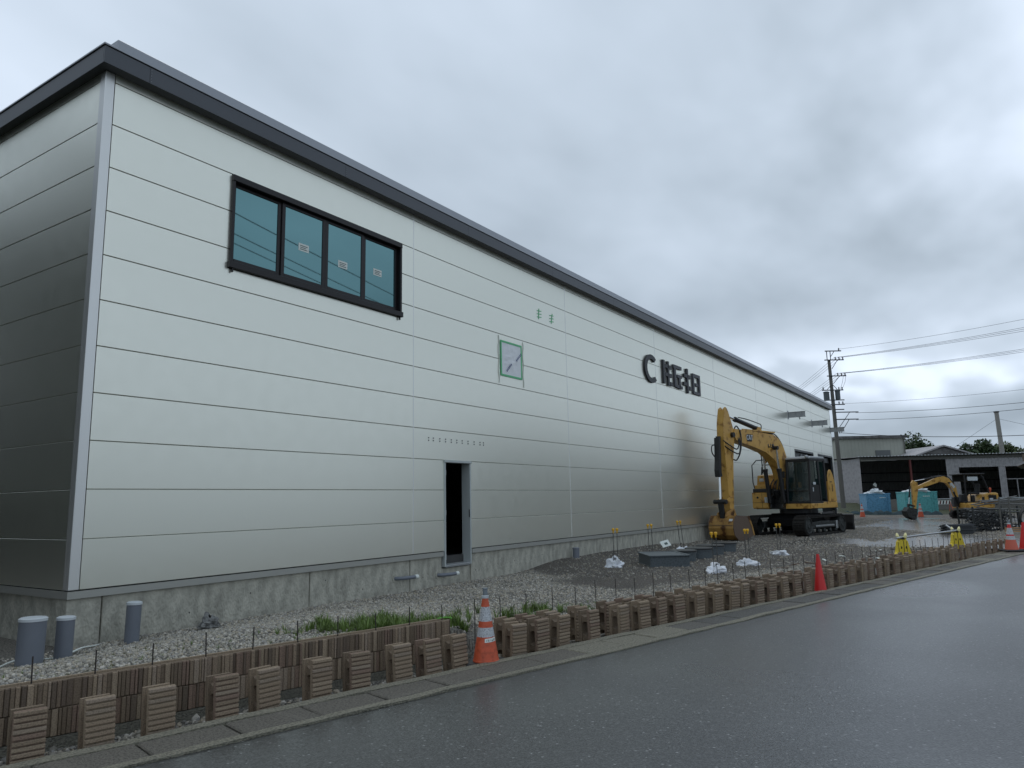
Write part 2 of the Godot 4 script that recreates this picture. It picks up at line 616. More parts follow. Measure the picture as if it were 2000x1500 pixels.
func ground_color(p: Vector3) -> Color:
	var g := gravel_share(p)
	var n := bumps.get_noise_2d(p.x * 0.7 + 9.0, p.z * 0.7)
	var soil := Color(0.19, 0.165, 0.138)
	var pale := Color(0.30, 0.28, 0.24)
	var c := soil.lerp(pale, g) * (1.0 + 0.3 * n)
	var grey := ss(18.0, 30.0, p.x)
	c = c.lerp(Color(0.32, 0.285, 0.24) * (1.0 + 0.4 * n), grey)
	var grass := ss(52.0, 56.0, p.x) * (1.0 - ss(-2.0, -0.4, p.z))
	grass = maxf(grass, ss(56.5, 58.5, p.x + n))
	c = c.lerp(Color(0.10, 0.115, 0.045), grass)
	c.a = 1.0
	return c

func make_ground() -> void:
	var sl := PackedFloat32Array()
	var s := -44.0
	while s < 150.0:
		sl.append(s)
		s += 2.0 if s < -4.0 else 0.16 if s < 26.0 else 0.4 if s < 58.0 else 3.0
	var dl := PackedFloat32Array([0.585, 0.62, 0.8, 1.0, 1.2, 1.35, 1.499, 1.53])
	var d := 1.6
	while d < 90.0:
		dl.append(d)
		d += 0.13 if d < 6.0 else 0.3 if d < 16.0 else 3.0
	var mb := MB.new()
	var grid: Array[PackedVector3Array] = []
	var cols: Array[PackedColorArray] = []
	for a in sl:
		var row := PackedVector3Array()
		var cr := PackedColorArray()
		for b in dl:
			var p := W(a, b)
			p.y = ground_y(p)
			if b < 0.6: p.y = -1.1
			row.append(p)
			cr.append(ground_color(p))
		grid.append(row)
		cols.append(cr)
	for i in sl.size() - 1:
		for j in dl.size() - 1:
			var k := [grid[i][j], grid[i + 1][j], grid[i + 1][j + 1], grid[i][j + 1]]
			var cc := [cols[i][j], cols[i + 1][j], cols[i + 1][j + 1], cols[i][j + 1]]
			var e := 0.25
			for t in [[0, 2, 1], [0, 3, 2]]:
				for m in t:
					var p: Vector3 = k[m]
					mb.v.append(p)
					mb.c.append(cc[m])
					var dx := 0.12
					var nn := Vector3(-(ground_y(p + Vector3(dx, 0, 0)) - ground_y(p - Vector3(dx, 0, 0))) / (2 * dx), 1.0, -(ground_y(p + Vector3(0, 0, dx)) - ground_y(p - Vector3(0, 0, dx))) / (2 * dx)) if dl[j] > 1.6 and sl[i] > -4.0 and sl[i] < 58.0 else Vector3.UP
					mb.n.append(nn.normalized())
					mb.t.append(Vector2.ZERO)
	structure("ground", mb, M.soil)
	# a sheet to the horizon
	var far := MB.new()
	far.col = Color(0.11, 0.12, 0.06)
	far.quad(Vector3(-900, -0.95, 900), Vector3(900, -0.95, 900), Vector3(900, -0.95, -900), Vector3(-900, -0.95, -900))
	structure("field", far, M.soil)
	# road, slightly crowned, with the verge across it
	var road := MB.new()
	var rows := [0.0, -0.25, -0.8, -1.8, -3.2, -4.6, -6.2]
	var hs := [0.0, 0.006, 0.012, 0.02, 0.022, 0.012, 0.0]
	for k in 60:
		var s0 := -46.0 + k * 3.2
		for j in rows.size() - 1:
			road.col = Color(1, 1, 1)
			road.quad(W(s0, rows[j + 1], ROAD_Y + hs[j + 1]), W(s0 + 3.2, rows[j + 1], ROAD_Y + hs[j + 1]), W(s0 + 3.2, rows[j], ROAD_Y + hs[j]), W(s0, rows[j], ROAD_Y + hs[j]))
	structure("road", road, M.asphalt)
	var verge := MB.new()
	verge.col = Color(0.12, 0.12, 0.06)
	verge.quad(W(-46, -40.0, -0.60), W(146, -40.0, -0.60), W(146, -6.2, -0.60), W(-46, -6.2, -0.60))
	verge.quad(W(-46, -6.2, -0.60), W(146, -6.2, -0.60), W(146, -6.2, -0.95), W(-46, -6.2, -0.95))
	structure("verge", verge, M.soil)
	# standing water
	var pond := MB.new()
	pond.quad(Vector3(20.5, -0.627, 10.4), Vector3(50.0, -0.627, 10.4), Vector3(50.0, -0.627, 2.6), Vector3(20.5, -0.627, 2.6))
	structure("puddle", pond, M.water)


func make_gutter() -> void:
	# drain along the road: two cast edges and loose concrete lids between them
	var edge := MB.new()
	edge.col = Color(1.1, 1.02, 0.86)
	var n := FastNoiseLite.new()
	n.seed = 90
	n.frequency = 1.3
	var step := 0.3
	for k in 330:
		var s0 := -16.0 + k * step
		var s1 := s0 + step
		for side in [[0.0, 0.10, 0.5], [0.47, 0.585, 20.0]]:
			var a0: float = side[0] + (n.get_noise_2d(s0, side[2]) * 0.035 if side[0] == 0.0 else 0.0)
			var a1: float = side[0] + (n.get_noise_2d(s1, side[2]) * 0.035 if side[0] == 0.0 else 0.0)
			var b0: float = side[1] + (n.get_noise_2d(s0, side[2] + 40.0) * 0.02 if side[0] > 0.0 else 0.0)
			var b1: float = side[1] + (n.get_noise_2d(s1, side[2] + 40.0) * 0.02 if side[0] > 0.0 else 0.0)
			var y0 := -0.605 + n.get_noise_2d(s0, side[2] + 9.0) * 0.012
			var y1 := -0.605 + n.get_noise_2d(s1, side[2] + 9.0) * 0.012
			edge.quad(W(s0, a0, y0), W(s1, a1, y1), W(s1, b1, y1), W(s0, b0, y0))
			edge.quad(W(s0, a0, -0.72), W(s1, a1, -0.72), W(s1, a1, y1), W(s0, a0, y0))
			edge.quad(W(s1, b1, -0.95), W(s0, b0, -0.95), W(s0, b0, y0), W(s1, b1, y1))
	var g := structure("drainage_gutter", edge, M.old_concrete)
	var bed := MB.new()
	bed.col = Color(0.3, 0.3, 0.28)
	bed.quad(W(-16, 0.08, -0.72), W(83, 0.08, -0.72), W(83, 0.49, -0.72), W(-16, 0.49, -0.72))
	part("channel", bed, M.old_concrete, g)
	var tones := [Color(0.62, 0.60, 0.56), Color(0.55, 0.55, 0.54), Color(0.42, 0.44, 0.45), Color(1.15, 1.06, 0.86)]
	var lids: Array = []
	for t in tones:
		var mb := MB.new()
		mb.col = t
		mb.cbox(Vector3(0.588, 0.07, 0.355), 0.010)
		lids.append(mb.mesh())
	var wet := [0.0, 0.35, 0.5]
	for k in 60:
		var s := -3.6 + k * 0.6
		var which := 0 if s < 4.0 else rng.randi() % 2
		if s > 4.6 and s < 6.6: which = 3
		elif s > 6.6 and s < 11.6: which = 2 if rng.randf() < 0.8 else 1
		elif s > 11.6: which = [1, 2, 0, 0, 3][rng.randi() % 5]
		var b := Basis(U, UP, -N).rotated(UP, rng.randf_range(-0.012, 0.012)).rotated(U, rng.randf_range(-0.012, 0.012)).rotated(N, rng.randf_range(-0.02, 0.02))
		part("gutter_lid", lids[which], M.old_concrete, g, Transform3D(b, W(s, 0.285 + rng.randf_range(-0.006, 0.006), -0.643 + rng.randf_range(-0.006, 0.008))))


# ---------------------------------------------------------------- the new building

# A flat sandwich panel on the front (axis x) or on the side (axis z), its top and bottom edges rolled.
func panel_mesh(x0: float, x1: float, y0: float, y1: float, side: bool) -> MB:
	var mb := MB.new()
	var g := 0.0035
	var b := 0.005
	var prof := [Vector2(-0.04, y0 + g), Vector2(-b, y0 + g), Vector2(0, y0 + g + b), Vector2(0, y1 - g - b), Vector2(-b, y1 - g), Vector2(-0.04, y1 - g)]
	for k in prof.size() - 1:
		var a: Vector2 = prof[k]
		var e: Vector2 = prof[k + 1]
		if side: mb.quad(Vector3(-a.x, a.y, x0), Vector3(-a.x, a.y, x1), Vector3(-e.x, e.y, x1), Vector3(-e.x, e.y, x0))
		else: mb.quad(Vector3(x0, a.y, a.x), Vector3(x1, a.y, a.x), Vector3(x1, e.y, e.x), Vector3(x0, e.y, e.x))
	for x in [x0, x1]:
		var ends := []
		for p in prof: ends.append(Vector3(-p.x, p.y, x) if side else Vector3(x, p.y, p.x))
		var out := (Vector3(0, 0, x - (x0 + x1) * 0.5) if side else Vector3(x - (x0 + x1) * 0.5, 0, 0))
		mb.face4(ends[0], ends[2], ends[3], ends[5], out)
	return mb

func make_building() -> void:
	var t := thing("factory_building", Vector3.ZERO, "long new factory clad in silver grey panels with dark roof edge", "building")
	var wx0 := 1.965
	var wx1 := 5.79
	var wy0 := 4.50
	var wy1 := 5.985
	var dx0 := 7.11
	var dx1 := 8.00
	var dy1 := 1.80
	var sh := [[38.1, 43.0, 3.51], [44.3, 49.0, 3.51]]
	var floor_y := -0.27
	# front panels, row by row and bay by bay, left out where there are openings
	for r in 12:
		var y0 := r * 0.6
		var y1 := minf(y0 + 0.6, EAVE_Y + 0.04)
		if y1 - y0 < 0.03: continue
		for b in 8:
			var x0 := 0.13 if b == 0 else b * BAY + 0.012
			var x1 := (b + 1) * BAY - 0.012
			if b == 7: x1 = LEN - 0.13
			var cuts := []
			if y0 < wy1 - 0.02 and y1 > wy0 + 0.02: cuts.append([wx0, wx1, wy0, wy1])
			if y0 < dy1 - 0.02: cuts.append([dx0, dx1, -1.0, dy1])
			for q in sh:
				if y0 < q[2] - 0.02: cuts.append([q[0], q[1], -1.0, q[2]])
			var spans := [[x0, x1]]
			var extra := []
			for q in cuts:
				var next := []
				for sp in spans:
					if q[1] <= sp[0] or q[0] >= sp[1]:
						next.append(sp)
						continue
					if q[0] - sp[0] > 0.02: next.append([sp[0], q[0]])
					if sp[1] - q[1] > 0.02: next.append([q[1], sp[1]])
					var a := maxf(q[0], sp[0])
					var c := minf(q[1], sp[1])
					if y1 > q[3] + 0.02: extra.append([a, c, q[3], y1])
					if y0 < q[2] - 0.02: extra.append([a, c, y0, q[2]])
				spans = next
			for sp in spans: part("panel", panel_mesh(sp[0], sp[1], y0, y1, false), M.panel, t)
			for sp in extra: part("panel", panel_mesh(sp[0], sp[1], sp[2], sp[3], false), M.panel, t)
		# the left end wall
		for b in 3:
			var z0 := -0.13 - b * 6.6
			part("panel", panel_mesh(z0 - 6.58, z0, y0, y1, true), M.panel, t)
	# dark backing that shows in the joints; it leaves the openings free
	var back := MB.new()
	var zb := -0.045
	var solid := [[0.0, wx0, -0.1, 6.76], [wx0, wx1, -0.1, wy0], [wx0, wx1, wy1, 6.76], [wx1, dx0, -0.1, 6.76], [dx0, dx1, dy1, 6.76], [dx1, 38.1, -0.1, 6.76], [38.1, 43.0, 3.51, 6.76], [43.0, 44.3, -0.1, 6.76], [44.3, 49.0, 3.51, 6.76], [49.0, LEN, -0.1, 6.76]]
	for q in solid: back.span(Vector3(q[0], q[2], zb - 0.05), Vector3(q[1], q[3], zb))
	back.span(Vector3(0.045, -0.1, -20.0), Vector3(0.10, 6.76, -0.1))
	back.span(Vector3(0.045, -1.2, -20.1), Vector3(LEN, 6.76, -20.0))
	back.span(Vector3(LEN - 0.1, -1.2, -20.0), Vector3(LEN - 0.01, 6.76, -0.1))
	part("wall_backing", back, M.gap, t)
	var ends := MB.new()
	ends.span(Vector3(LEN - 0.009, -1.2, -20.0), Vector3(LEN + 0.01, 6.74, -0.06))
	part("end_wall", ends, M.panel, t)
	var fl := MB.new()
	fl.span(Vector3(0.1, floor_y - 0.2, -20.0), Vector3(LEN - 0.1, floor_y, -0.12))
	part("floor", fl, M.inside, t)
	# joint covers between bays
	for b in range(1, 8):
		var mb := MB.new()
		var lo := 0.0
		if b == 7: lo = 3.52
		mb.cbox(Vector3(0.024, EAVE_Y - lo - 0.01, 0.05), 0.004, Vector3(b * BAY, (EAVE_Y + lo) * 0.5, -0.020))
		part("joint_cover", mb, M.trim, t)
	var jm := MB.new()
	jm.cbox(Vector3(0.02, 2.0, 0.05), 0.004, Vector3(45.6, 4.52, -0.018))
	part("joint_cover", jm, M.trim, t)
	# corner trims
	for cx in [0.0, LEN]:
		var ct := MB.new()
		var s := 1.0 if cx == 0.0 else -1.0
		ct.cbox(Vector3(0.125, EAVE_Y - 0.008, 0.05), 0.005, Vector3(cx + s * 0.0575, EAVE_Y * 0.5, -0.019))
		ct.cbox(Vector3(0.05, EAVE_Y - 0.008, 0.12), 0.005, Vector3(cx + s * 0.0205, EAVE_Y * 0.5, -0.066))
		part("corner_trim", ct, M.trim, t)
	# base flashing with a drip
	var fb := MB.new()
	for q in [[-0.012, dx0 - 0.03], [dx1 + 0.03, 38.05], [43.05, 44.25], [49.05, LEN]]:
		fb.span(Vector3(q[0], -0.098, -0.03), Vector3(q[1], -0.012, 0.012))
	fb.span(Vector3(-0.012, -0.098, -20.0), Vector3(0.03, -0.012, -0.031))
	part("base_flashing", fb, M.flash, t)
	# concrete plinth in lengths with open joints
	var joints := [0.0, 0.43, 3.72, 6.13, dx0 - 0.03, dx1 + 0.03, 12.36, 15.45, 18.54, 21.6, 24.7, 27.8, 30.9, 34.0, 38.05]
	for k in joints.size() - 1:
		var mb := MB.new()
		var top := -0.10 if k != 4 else -0.34
		var z := -0.035 if k != 4 else -0.05
		mb.cbox(Vector3(joints[k + 1] - joints[k] - 0.02, top + 1.25, 0.25), 0.008, Vector3((joints[k] + joints[k + 1]) * 0.5, (top - 1.25) * 0.5, z - 0.125))
		part("plinth_length", mb, M.concrete, t)
	for q in [[43.05, 44.25], [49.05, LEN - 0.01]]:
		var mb := MB.new()
		mb.cbox(Vector3(q[1] - q[0], 1.15, 0.25), 0.008, Vector3((q[0] + q[1]) * 0.5, -0.675, -0.16))
		part("plinth_length", mb, M.concrete, t)
	var zz := [-0.288, -0.33, -4.2, -8.2, -12.2, -16.2, -20.0]
	for k in range(1, zz.size() - 1):
		var mb := MB.new()
		mb.cbox(Vector3(0.25, 1.15, zz[k] - zz[k + 1] - 0.02), 0.008, Vector3(0.16, -0.675, (zz[k] + zz[k + 1]) * 0.5))
		part("plinth_length", mb, M.concrete, t)
	var dk := MB.new()
	dk.span(Vector3(0.02, -1.25, -0.30), Vector3(LEN - 0.02, -0.12, -0.17))
	dk.span(Vector3(0.17, -1.25, -19.9), Vector3(0.3, -0.12, -0.30))
	part("plinth_core", dk, M.gap, t)
	# tie holes left in the concrete
	for p in [[0.9, -0.3], [1.62, -0.46], [4.05, -0.27], [4.9, -0.5], [6.5, -0.45], [6.9, -0.42], [5.75, -0.42], [8.2, -0.46], [9.7, -0.38], [10.4, -0.40], [10.9, -0.33], [2.6, -0.31], [13.1, -0.3], [14.2, -0.42]]:
		var mb := MB.new()
		mb.lathe([Vector2(0.0, 0.0), Vector2(0.012, 0.0)], 8, Transform3D(Basis(Vector3.RIGHT, PI / 2), Vector3(p[0], p[1], -0.0345)))
		part("tie_hole", mb, M.gap, t)
	# roof edge: soffit, fascia, cap and the upstand set back above it
	var o1 := 0.13
	var o2 := 0.19
	var so := MB.new()
	so.span(Vector3(-o1 + 0.01, EAVE_Y, -20.3), Vector3(LEN + o1 - 0.01, EAVE_Y + 0.03, o2 - 0.012))
	part("soffit", so, M.fascia, t)
	var seams := []
	var x := 0.62 - o1
	while x < LEN:
		seams.append(x)
		x += 3.64
	var ends_x := [-o1] + seams + [LEN + o1]
	for k in ends_x.size() - 1:
		var f := MB.new()
		f.cbox(Vector3(ends_x[k + 1] - ends_x[k] - 0.003, 0.235, 0.025), 0.003, Vector3((ends_x[k] + ends_x[k + 1]) * 0.5, EAVE_Y + 0.105, o2 - 0.0125))
		part("fascia_length", f, M.fascia, t)
	var fs := MB.new()
	fs.cbox(Vector3(0.025, 0.235, 20.4), 0.003, Vector3(-o1 + 0.0125, EAVE_Y + 0.105, o2 - 10.226))
	part("fascia_length", fs, M.fascia, t)
	var cap := MB.new()
	cap.cbox(Vector3(LEN + 2 * o1 + 0.03, 0.028, 0.10), 0.004, Vector3(LEN * 0.5, EAVE_Y + 0.246, o2 - 0.035))
	cap.cbox(Vector3(0.13, 0.028, 20.4), 0.004, Vector3(-o1 + 0.05, EAVE_Y + 0.246, o2 - 10.29))
	part("fascia_cap", cap, M.gutter, t)
	for k in range(1, ends_x.size() - 1):
		var mb := MB.new()
		for j in 5:
			mb.ball(Vector3(ends_x[k] + 0.02, EAVE_Y + 0.02 + j * 0.042, o2 + 0.001), Vector3(0.006, 0.006, 0.004), 6)
		part("rivet_row", mb, M.steel, t)
	var up := MB.new()
	up.cbox(Vector3(LEN - 0.05, 0.15, 0.20), 0.01, Vector3(LEN * 0.5 + 0.02, EAVE_Y + 0.338, o2 - 0.125))
	part("roof_upstand", up, M.gutter, t)
	var rf := MB.new()
	rf.span(Vector3(-0.05, EAVE_Y + 0.20, -20.2), Vector3(LEN + 0.05, EAVE_Y + 0.30, o2 - 0.24))
	part("roof", rf, M.fascia, t)

	# window of four sliding lights
	var win := Node3D.new()
	win.name = "window"
	t.add_child(win)
	var wf := MB.new()
	var wd := 0.045
	wf.cbox(Vector3(wx1 - wx0, 0.10, 0.13), 0.006, Vector3((wx0 + wx1) * 0.5, wy1 - 0.05, -0.007))
	wf.cbox(Vector3(wx1 - wx0 + 0.04, 0.10, 0.14), 0.006, Vector3((wx0 + wx1) * 0.5, wy0 + 0.05, -0.004))
	for xx in [wx0 + wd * 0.5, wx1 - wd * 0.5]:
		wf.cbox(Vector3(wd, wy1 - wy0 - 0.2, 0.12), 0.006, Vector3(xx, (wy0 + wy1) * 0.5, -0.012))
	wf.box(Vector3(0.02, 0.06, 0.03), Vector3(wx0 + 0.05, wy0 - 0.03, 0.03))
	wf.box(Vector3(0.02, 0.06, 0.03), Vector3(wx1 - 0.05, wy0 - 0.03, 0.03))
	part("window_frame", wf, M.black_frame, win)
	var pitch := (wx1 - wx0 - 2 * wd) / 4.0
	for k in 4:
		var xa := wx0 + wd + k * pitch
		var zf := -0.05 if k in [0, 3] else -0.025
		var sash := MB.new()
		var st := 0.066
		for xx in [xa + st * 0.5, xa + pitch - st * 0.5]:
			sash.cbox(Vector3(st, wy1 - wy0 - 0.21, 0.03), 0.004, Vector3(xx, (wy0 + wy1) * 0.5, zf))
		sash.cbox(Vector3(pitch - 2 * st, 0.05, 0.03), 0.004, Vector3(xa + pitch * 0.5, wy1 - 0.13, zf))
		sash.cbox(Vector3(pitch - 2 * st, 0.075, 0.03), 0.004, Vector3(xa + pitch * 0.5, wy0 + 0.145, zf))
		part("sash", sash, M.black_frame, win)
		var pane := MB.new()
		pane.span(Vector3(xa + st, wy0 + 0.18, zf - 0.006), Vector3(xa + pitch - st, wy1 - 0.15, zf))
		part("pane", pane, M.glass, win)
		if k > 0:
			var sx := xa + pitch * (0.5 if k == 1 else 0.45 if k == 2 else 0.42)
			var sy := wy0 + (0.73 if k == 1 else 0.67 if k == 2 else 0.76)
			var lab := MB.new()
			lab.span(Vector3(sx - 0.11, sy - 0.065, zf + 0.001), Vector3(sx + 0.11, sy + 0.065, zf + 0.003))
			part("sticker", lab, M.paper, win)
			var pr := MB.new()
			for j in 3:
				pr.span(Vector3(sx - 0.08, sy - 0.04 + j * 0.03, zf + 0.0035), Vector3(sx + (0.05 if j == 1 else 0.08), sy - 0.028 + j * 0.03, zf + 0.0045))
			part("sticker_print", pr, M.ink, win)

	# doorway with a white frame; the leaf stands open inwards
	var door := Node3D.new()
	door.name = "doorway"
	t.add_child(door)
	var df := MB.new()
	for xx in [dx0 + 0.02, dx1 - 0.02]:
		df.cbox(Vector3(0.04, dy1 + 0.31, 0.22), 0.004, Vector3(xx, (dy1 - 0.31) * 0.5, -0.09))
	df.cbox(Vector3(dx1 - dx0 + 0.02, 0.045, 0.16), 0.004, Vector3((dx0 + dx1) * 0.5, dy1 - 0.0225, -0.04))
	part("door_frame", df, M.white_frame, door)
	var sl := MB.new()
	sl.cbox(Vector3(dx1 - dx0 - 0.085, 0.05, 0.20), 0.006, Vector3((dx0 + dx1) * 0.5, -0.30, -0.08))
	part("threshold", sl, M.galv, door)
	var leaf := MB.new()
	leaf.cbox(Vector3(0.80, dy1 + 0.2, 0.04), 0.004, Vector3(dx0 - 0.42, (dy1 - 0.28) * 0.5 - 0.01, -0.27))
	part("door_leaf", leaf, M.white_frame, door)
	var lock := MB.new()
	lock.cbox(Vector3(0.012, 0.16, 0.02), 0.003, Vector3(dx1 - 0.046, 0.72, 0.0))
	part("strike_plate", lock, M.black_frame, door)
	for yy in [-0.12, 0.75, 1.55]:
		var hg := MB.new()
		hg.tube([Vector3(dx0 + 0.05, yy - 0.05, 0.005), Vector3(dx0 + 0.05, yy + 0.05, 0.005)], 0.011, 8)
		part("hinge", hg, M.galv, door)

	# two loading bays, their shutters rolled up
	for q in sh:
		var bay := Node3D.new()
		bay.name = "loading_bay"
		t.add_child(bay, true)
		var bf := MB.new()
		for xx in [q[0] + 0.05, q[1] - 0.05]:
			bf.cbox(Vector3(0.1, q[2] + 0.55, 0.12), 0.005, Vector3(xx, (q[2] - 0.55) * 0.5, -0.05))
		bf.cbox(Vector3(q[1] - q[0] - 0.21, 0.10, 0.12), 0.005, Vector3((q[0] + q[1]) * 0.5, q[2] - 0.05, -0.05))
		part("bay_frame", bf, M.dark_steel, bay)
		var roll := MB.new()
		roll.span(Vector3(q[0] + 0.12, q[2] - 0.45, -0.28), Vector3(q[1] - 0.12, q[2] - 0.11, -0.22))
		part("rolled_shutter", roll, M.dark_steel, bay)
		var lamp := MB.new()
		lamp.ball(Vector3(q[0] + 2.3, q[2] - 0.28, -0.16), Vector3(0.07, 0.10, 0.05), 8)
		part("bay_bracket", lamp, M.pvc_cap, bay)

	# row of sealed bolt heads left above the door, where a canopy will go
	for k in 11:
		var fx: float = [0.0, 0.115, 0.275, 0.42, 0.57, 0.715, 0.86, 1.02, 1.19, 1.36, 1.46][k] / 1.46
		var mb := MB.new()
		for dy in [0.0, -0.05]:
			mb.lathe([Vector2(0.013, 0.0), Vector2(0.011, 0.012), Vector2(0.0, 0.013)], 8, Transform3D(Basis(Vector3.RIGHT, PI / 2), Vector3(6.63 + fx * 1.86, 2.225 + dy, 0.0)))
		part("bolt_pair", mb, M.dark_steel, t)


func make_wall_fixtures() -> void:
	# dark raised company lettering, too blurred to read: a round mark and four dense characters
	var sg := thing("wall_sign", Vector3(17.5, 4.72, 0.0), "dark raised lettering high on the silver wall", "sign")
	var c := MB.new()
	var arc := []
	for k in 17:
		var a := deg_to_rad(48.0 + k * 264.0 / 16.0)
		arc.append(Vector2(0.60 + cos(a) * 0.58, 0.50 + sin(a) * 0.48))
	for k in 17:
		var a := deg_to_rad(312.0 - k * 264.0 / 16.0)
		arc.append(Vector2(0.60 + cos(a) * 0.38, 0.50 + sin(a) * 0.33))
	c.prism(arc, 0.005, 0.06)
	part("round_mark", c, M.sign_dark, sg)
	var strokes := [
		[[0.0, 0.1, 0.16, 1.0], [0.18, 0.72, 0.8, 0.86], [0.18, 0.40, 0.8, 0.54], [0.42, 0.06, 0.56, 1.0], [0.60, 0.08, 0.84, 0.22]],
		[[0.0, 0.84, 0.8, 0.97], [0.06, 0.10, 0.22, 0.84], [0.34, 0.50, 0.8, 0.62], [0.50, 0.06, 0.66, 0.50], [0.24, 0.08, 0.84, 0.20]],
		[[0.06, 0.62, 0.80, 0.76], [0.34, 0.0, 0.50, 1.0], [0.0, 0.28, 0.30, 0.42], [0.54, 0.16, 0.84, 0.30]],
		[[0.0, 0.04, 0.14, 0.9], [0.14, 0.76, 0.80, 0.9], [0.66, 0.04, 0.80, 0.76], [0.24, 0.40, 0.56, 0.52], [0.14, 0.04, 0.66, 0.16]]]
	for k in 4:
		var mb := MB.new()
		for q in strokes[k]:
			mb.span(Vector3(1.62 + k * 0.98 + q[0], 0.05 + q[1] * 0.92, 0.005), Vector3(1.62 + k * 0.98 + q[2], 0.05 + q[3] * 0.92, 0.06))
		part("letter", mb, M.sign_dark if k in [0, 2] else M.sign_grey, sg)

	# vent hole taped over with printed plastic sheet
	var v := thing("taped_vent_sheet", Vector3(9.66, 4.24, 0.0), "white plastic sheet taped over a wall opening with green tape", "plastic sheet")
	var sh := MB.new()
	var n := FastNoiseLite.new()
	n.seed = 4
	n.frequency = 4.0
	var gx := 14
	for i in gx:
		for j in gx:
			var p := []
			for o in [[0, 0], [1, 0], [1, 1], [0, 1]]:
				var u: float = (i + o[0]) / float(gx)
				var w: float = (j + o[1]) / float(gx)
				p.append(Vector3((u - 0.5) * 0.86, (w - 0.5) * 0.80, 0.012 + 0.018 * (n.get_noise_2d(u, w) + 0.5) * sin(u * PI) * sin(w * PI)))
			sh.quad(p[0], p[1], p[2], p[3])
	part("sheet", sh, M.sheet, v)
	for q in [[-0.45, 0.375, 0.45, 0.42], [-0.45, -0.42, 0.45, -0.375], [-0.455, -0.375, -0.41, 0.375], [0.41, -0.375, 0.455, 0.375]]:
		var tp := MB.new()
		tp.span(Vector3(q[0], q[1], 0.008), Vector3(q[2], q[3], 0.019))
		part("tape", tp, M.tape_green, v)
	for xx in [-0.52, 0.52]:
		var rag := MB.new()
		var pts := []
		for k in 9: pts.append(Vector3(xx + 0.02 * sin(k * 1.9), 0.52 - k * 0.14, 0.012))
		rag.tube(pts, 0.009, 5)
		part("sealant_edge", rag, M.paper, v)
	var ink := mat(0.03, 0.06, 0.22, 0.6)
	for q in [[-0.22, -0.28, 0.18, "N1"], [0.20, 0.02, 0.14, "N2"]]:
		var pr := MB.new()
		for j in 6:
			var bs := Basis(Vector3.BACK, 0.75)
			pr.box(Vector3(0.022, 0.05, 0.003), Vector3(q[0] + j * 0.036, q[1] + j * 0.034, 0.034), bs)
		part("blue_print", pr, ink, v)
	# green tape marks left on the panels
	for k in 2:
		var mk := thing("tape_mark", Vector3(11.0 + k * 0.62, 5.64, 0.0), "small green tape writing on the wall above the plastic sheet", "tape mark", "green tape marks")
		for j in 3:
			var mb := MB.new()
			mb.box(Vector3(0.22, 0.022, 0.003), Vector3(0, 0.08 - j * 0.08, 0.004), Basis(Vector3.BACK, 0.12))
			part("stroke", mb, M.tape_green, mk)
		var st := MB.new()
		st.box(Vector3(0.025, 0.28, 0.003), Vector3(-0.02 + k * 0.03, 0.0, 0.007), Basis(Vector3.BACK, -0.10 - k * 0.12))
		part("stroke", st, M.tape_green, mk)
	# steel arms for a canopy over the loading bays
	for x in [37.2, 43.3, 49.1]:
		var b := thing("canopy_arm", Vector3(x, 5.32, 0.0), "grey steel arm sticking out above the loading bays", "bracket", "canopy arms above the loading bays")
		var web := MB.new()
		web.span(Vector3(-0.012, -0.13, 0.012), Vector3(0.012, 0.13, 0.90))
		part("web", web, M.steel, b)
		for yy in [-0.14, 0.14]:
			var fl := MB.new()
			fl.box(Vector3(0.14, 0.02, 0.90), Vector3(0, yy, 0.46))
			part("flange", fl, M.steel, b)
		var pl := MB.new()
		pl.box(Vector3(0.24, 0.46, 0.02), Vector3(0, 0, 0.010))
		part("base_plate", pl, M.steel, b)
		for zz in [0.4, 0.7]:
			var st := MB.new()
			st.box(Vector3(0.13, 0.24, 0.012), Vector3(0, 0, zz))
			part("stiffener", st, M.steel, b)
		var lug := MB.new()
		lug.box(Vector3(0.05, 0.14, 0.05), Vector3(0, -0.21, 0.6))
		part("lug", lug, M.steel, b)


# ---------------------------------------------------------------- background buildings and trees

const RGT := Vector3(0.5515, 0.0, 0.8345)
const FWD := Vector3(0.8360, 0.0, -0.5488)

# A place seen at so many metres to the right of and in front of where the photographer stood.
func far(lat: float, depth: float, y := 0.0) -> Vector3:
	return Vector3(-4.5789, 0, 9.361) + RGT * lat + FWD * depth + UP * y

func ribbed(mb: MB, a: Vector3, along: Vector3, out: Vector3, length: float, y0: float, y1: float, pitch := 0.25) -> void:
	# corrugated sheet: trapezoid ribs standing on edge
	var k := 0.0
	while k < length - 0.01:
		var e := minf(k + pitch, length)
		var w := e - k
		var p := [[k, 0.0], [k + w * 0.52, 0.0], [k + w * 0.62, 0.035], [k + w * 0.90, 0.035], [e, 0.0]]
		for j in 4:
			var b0: Vector3 = a + along * p[j][0] + out * p[j][1]
			var b1: Vector3 = a + along * p[j + 1][0] + out * p[j + 1][1]
			mb.face4(b0 + UP * y0, b1 + UP * y0, b1 + UP * y1, b0 + UP * y1, out)
		k = e

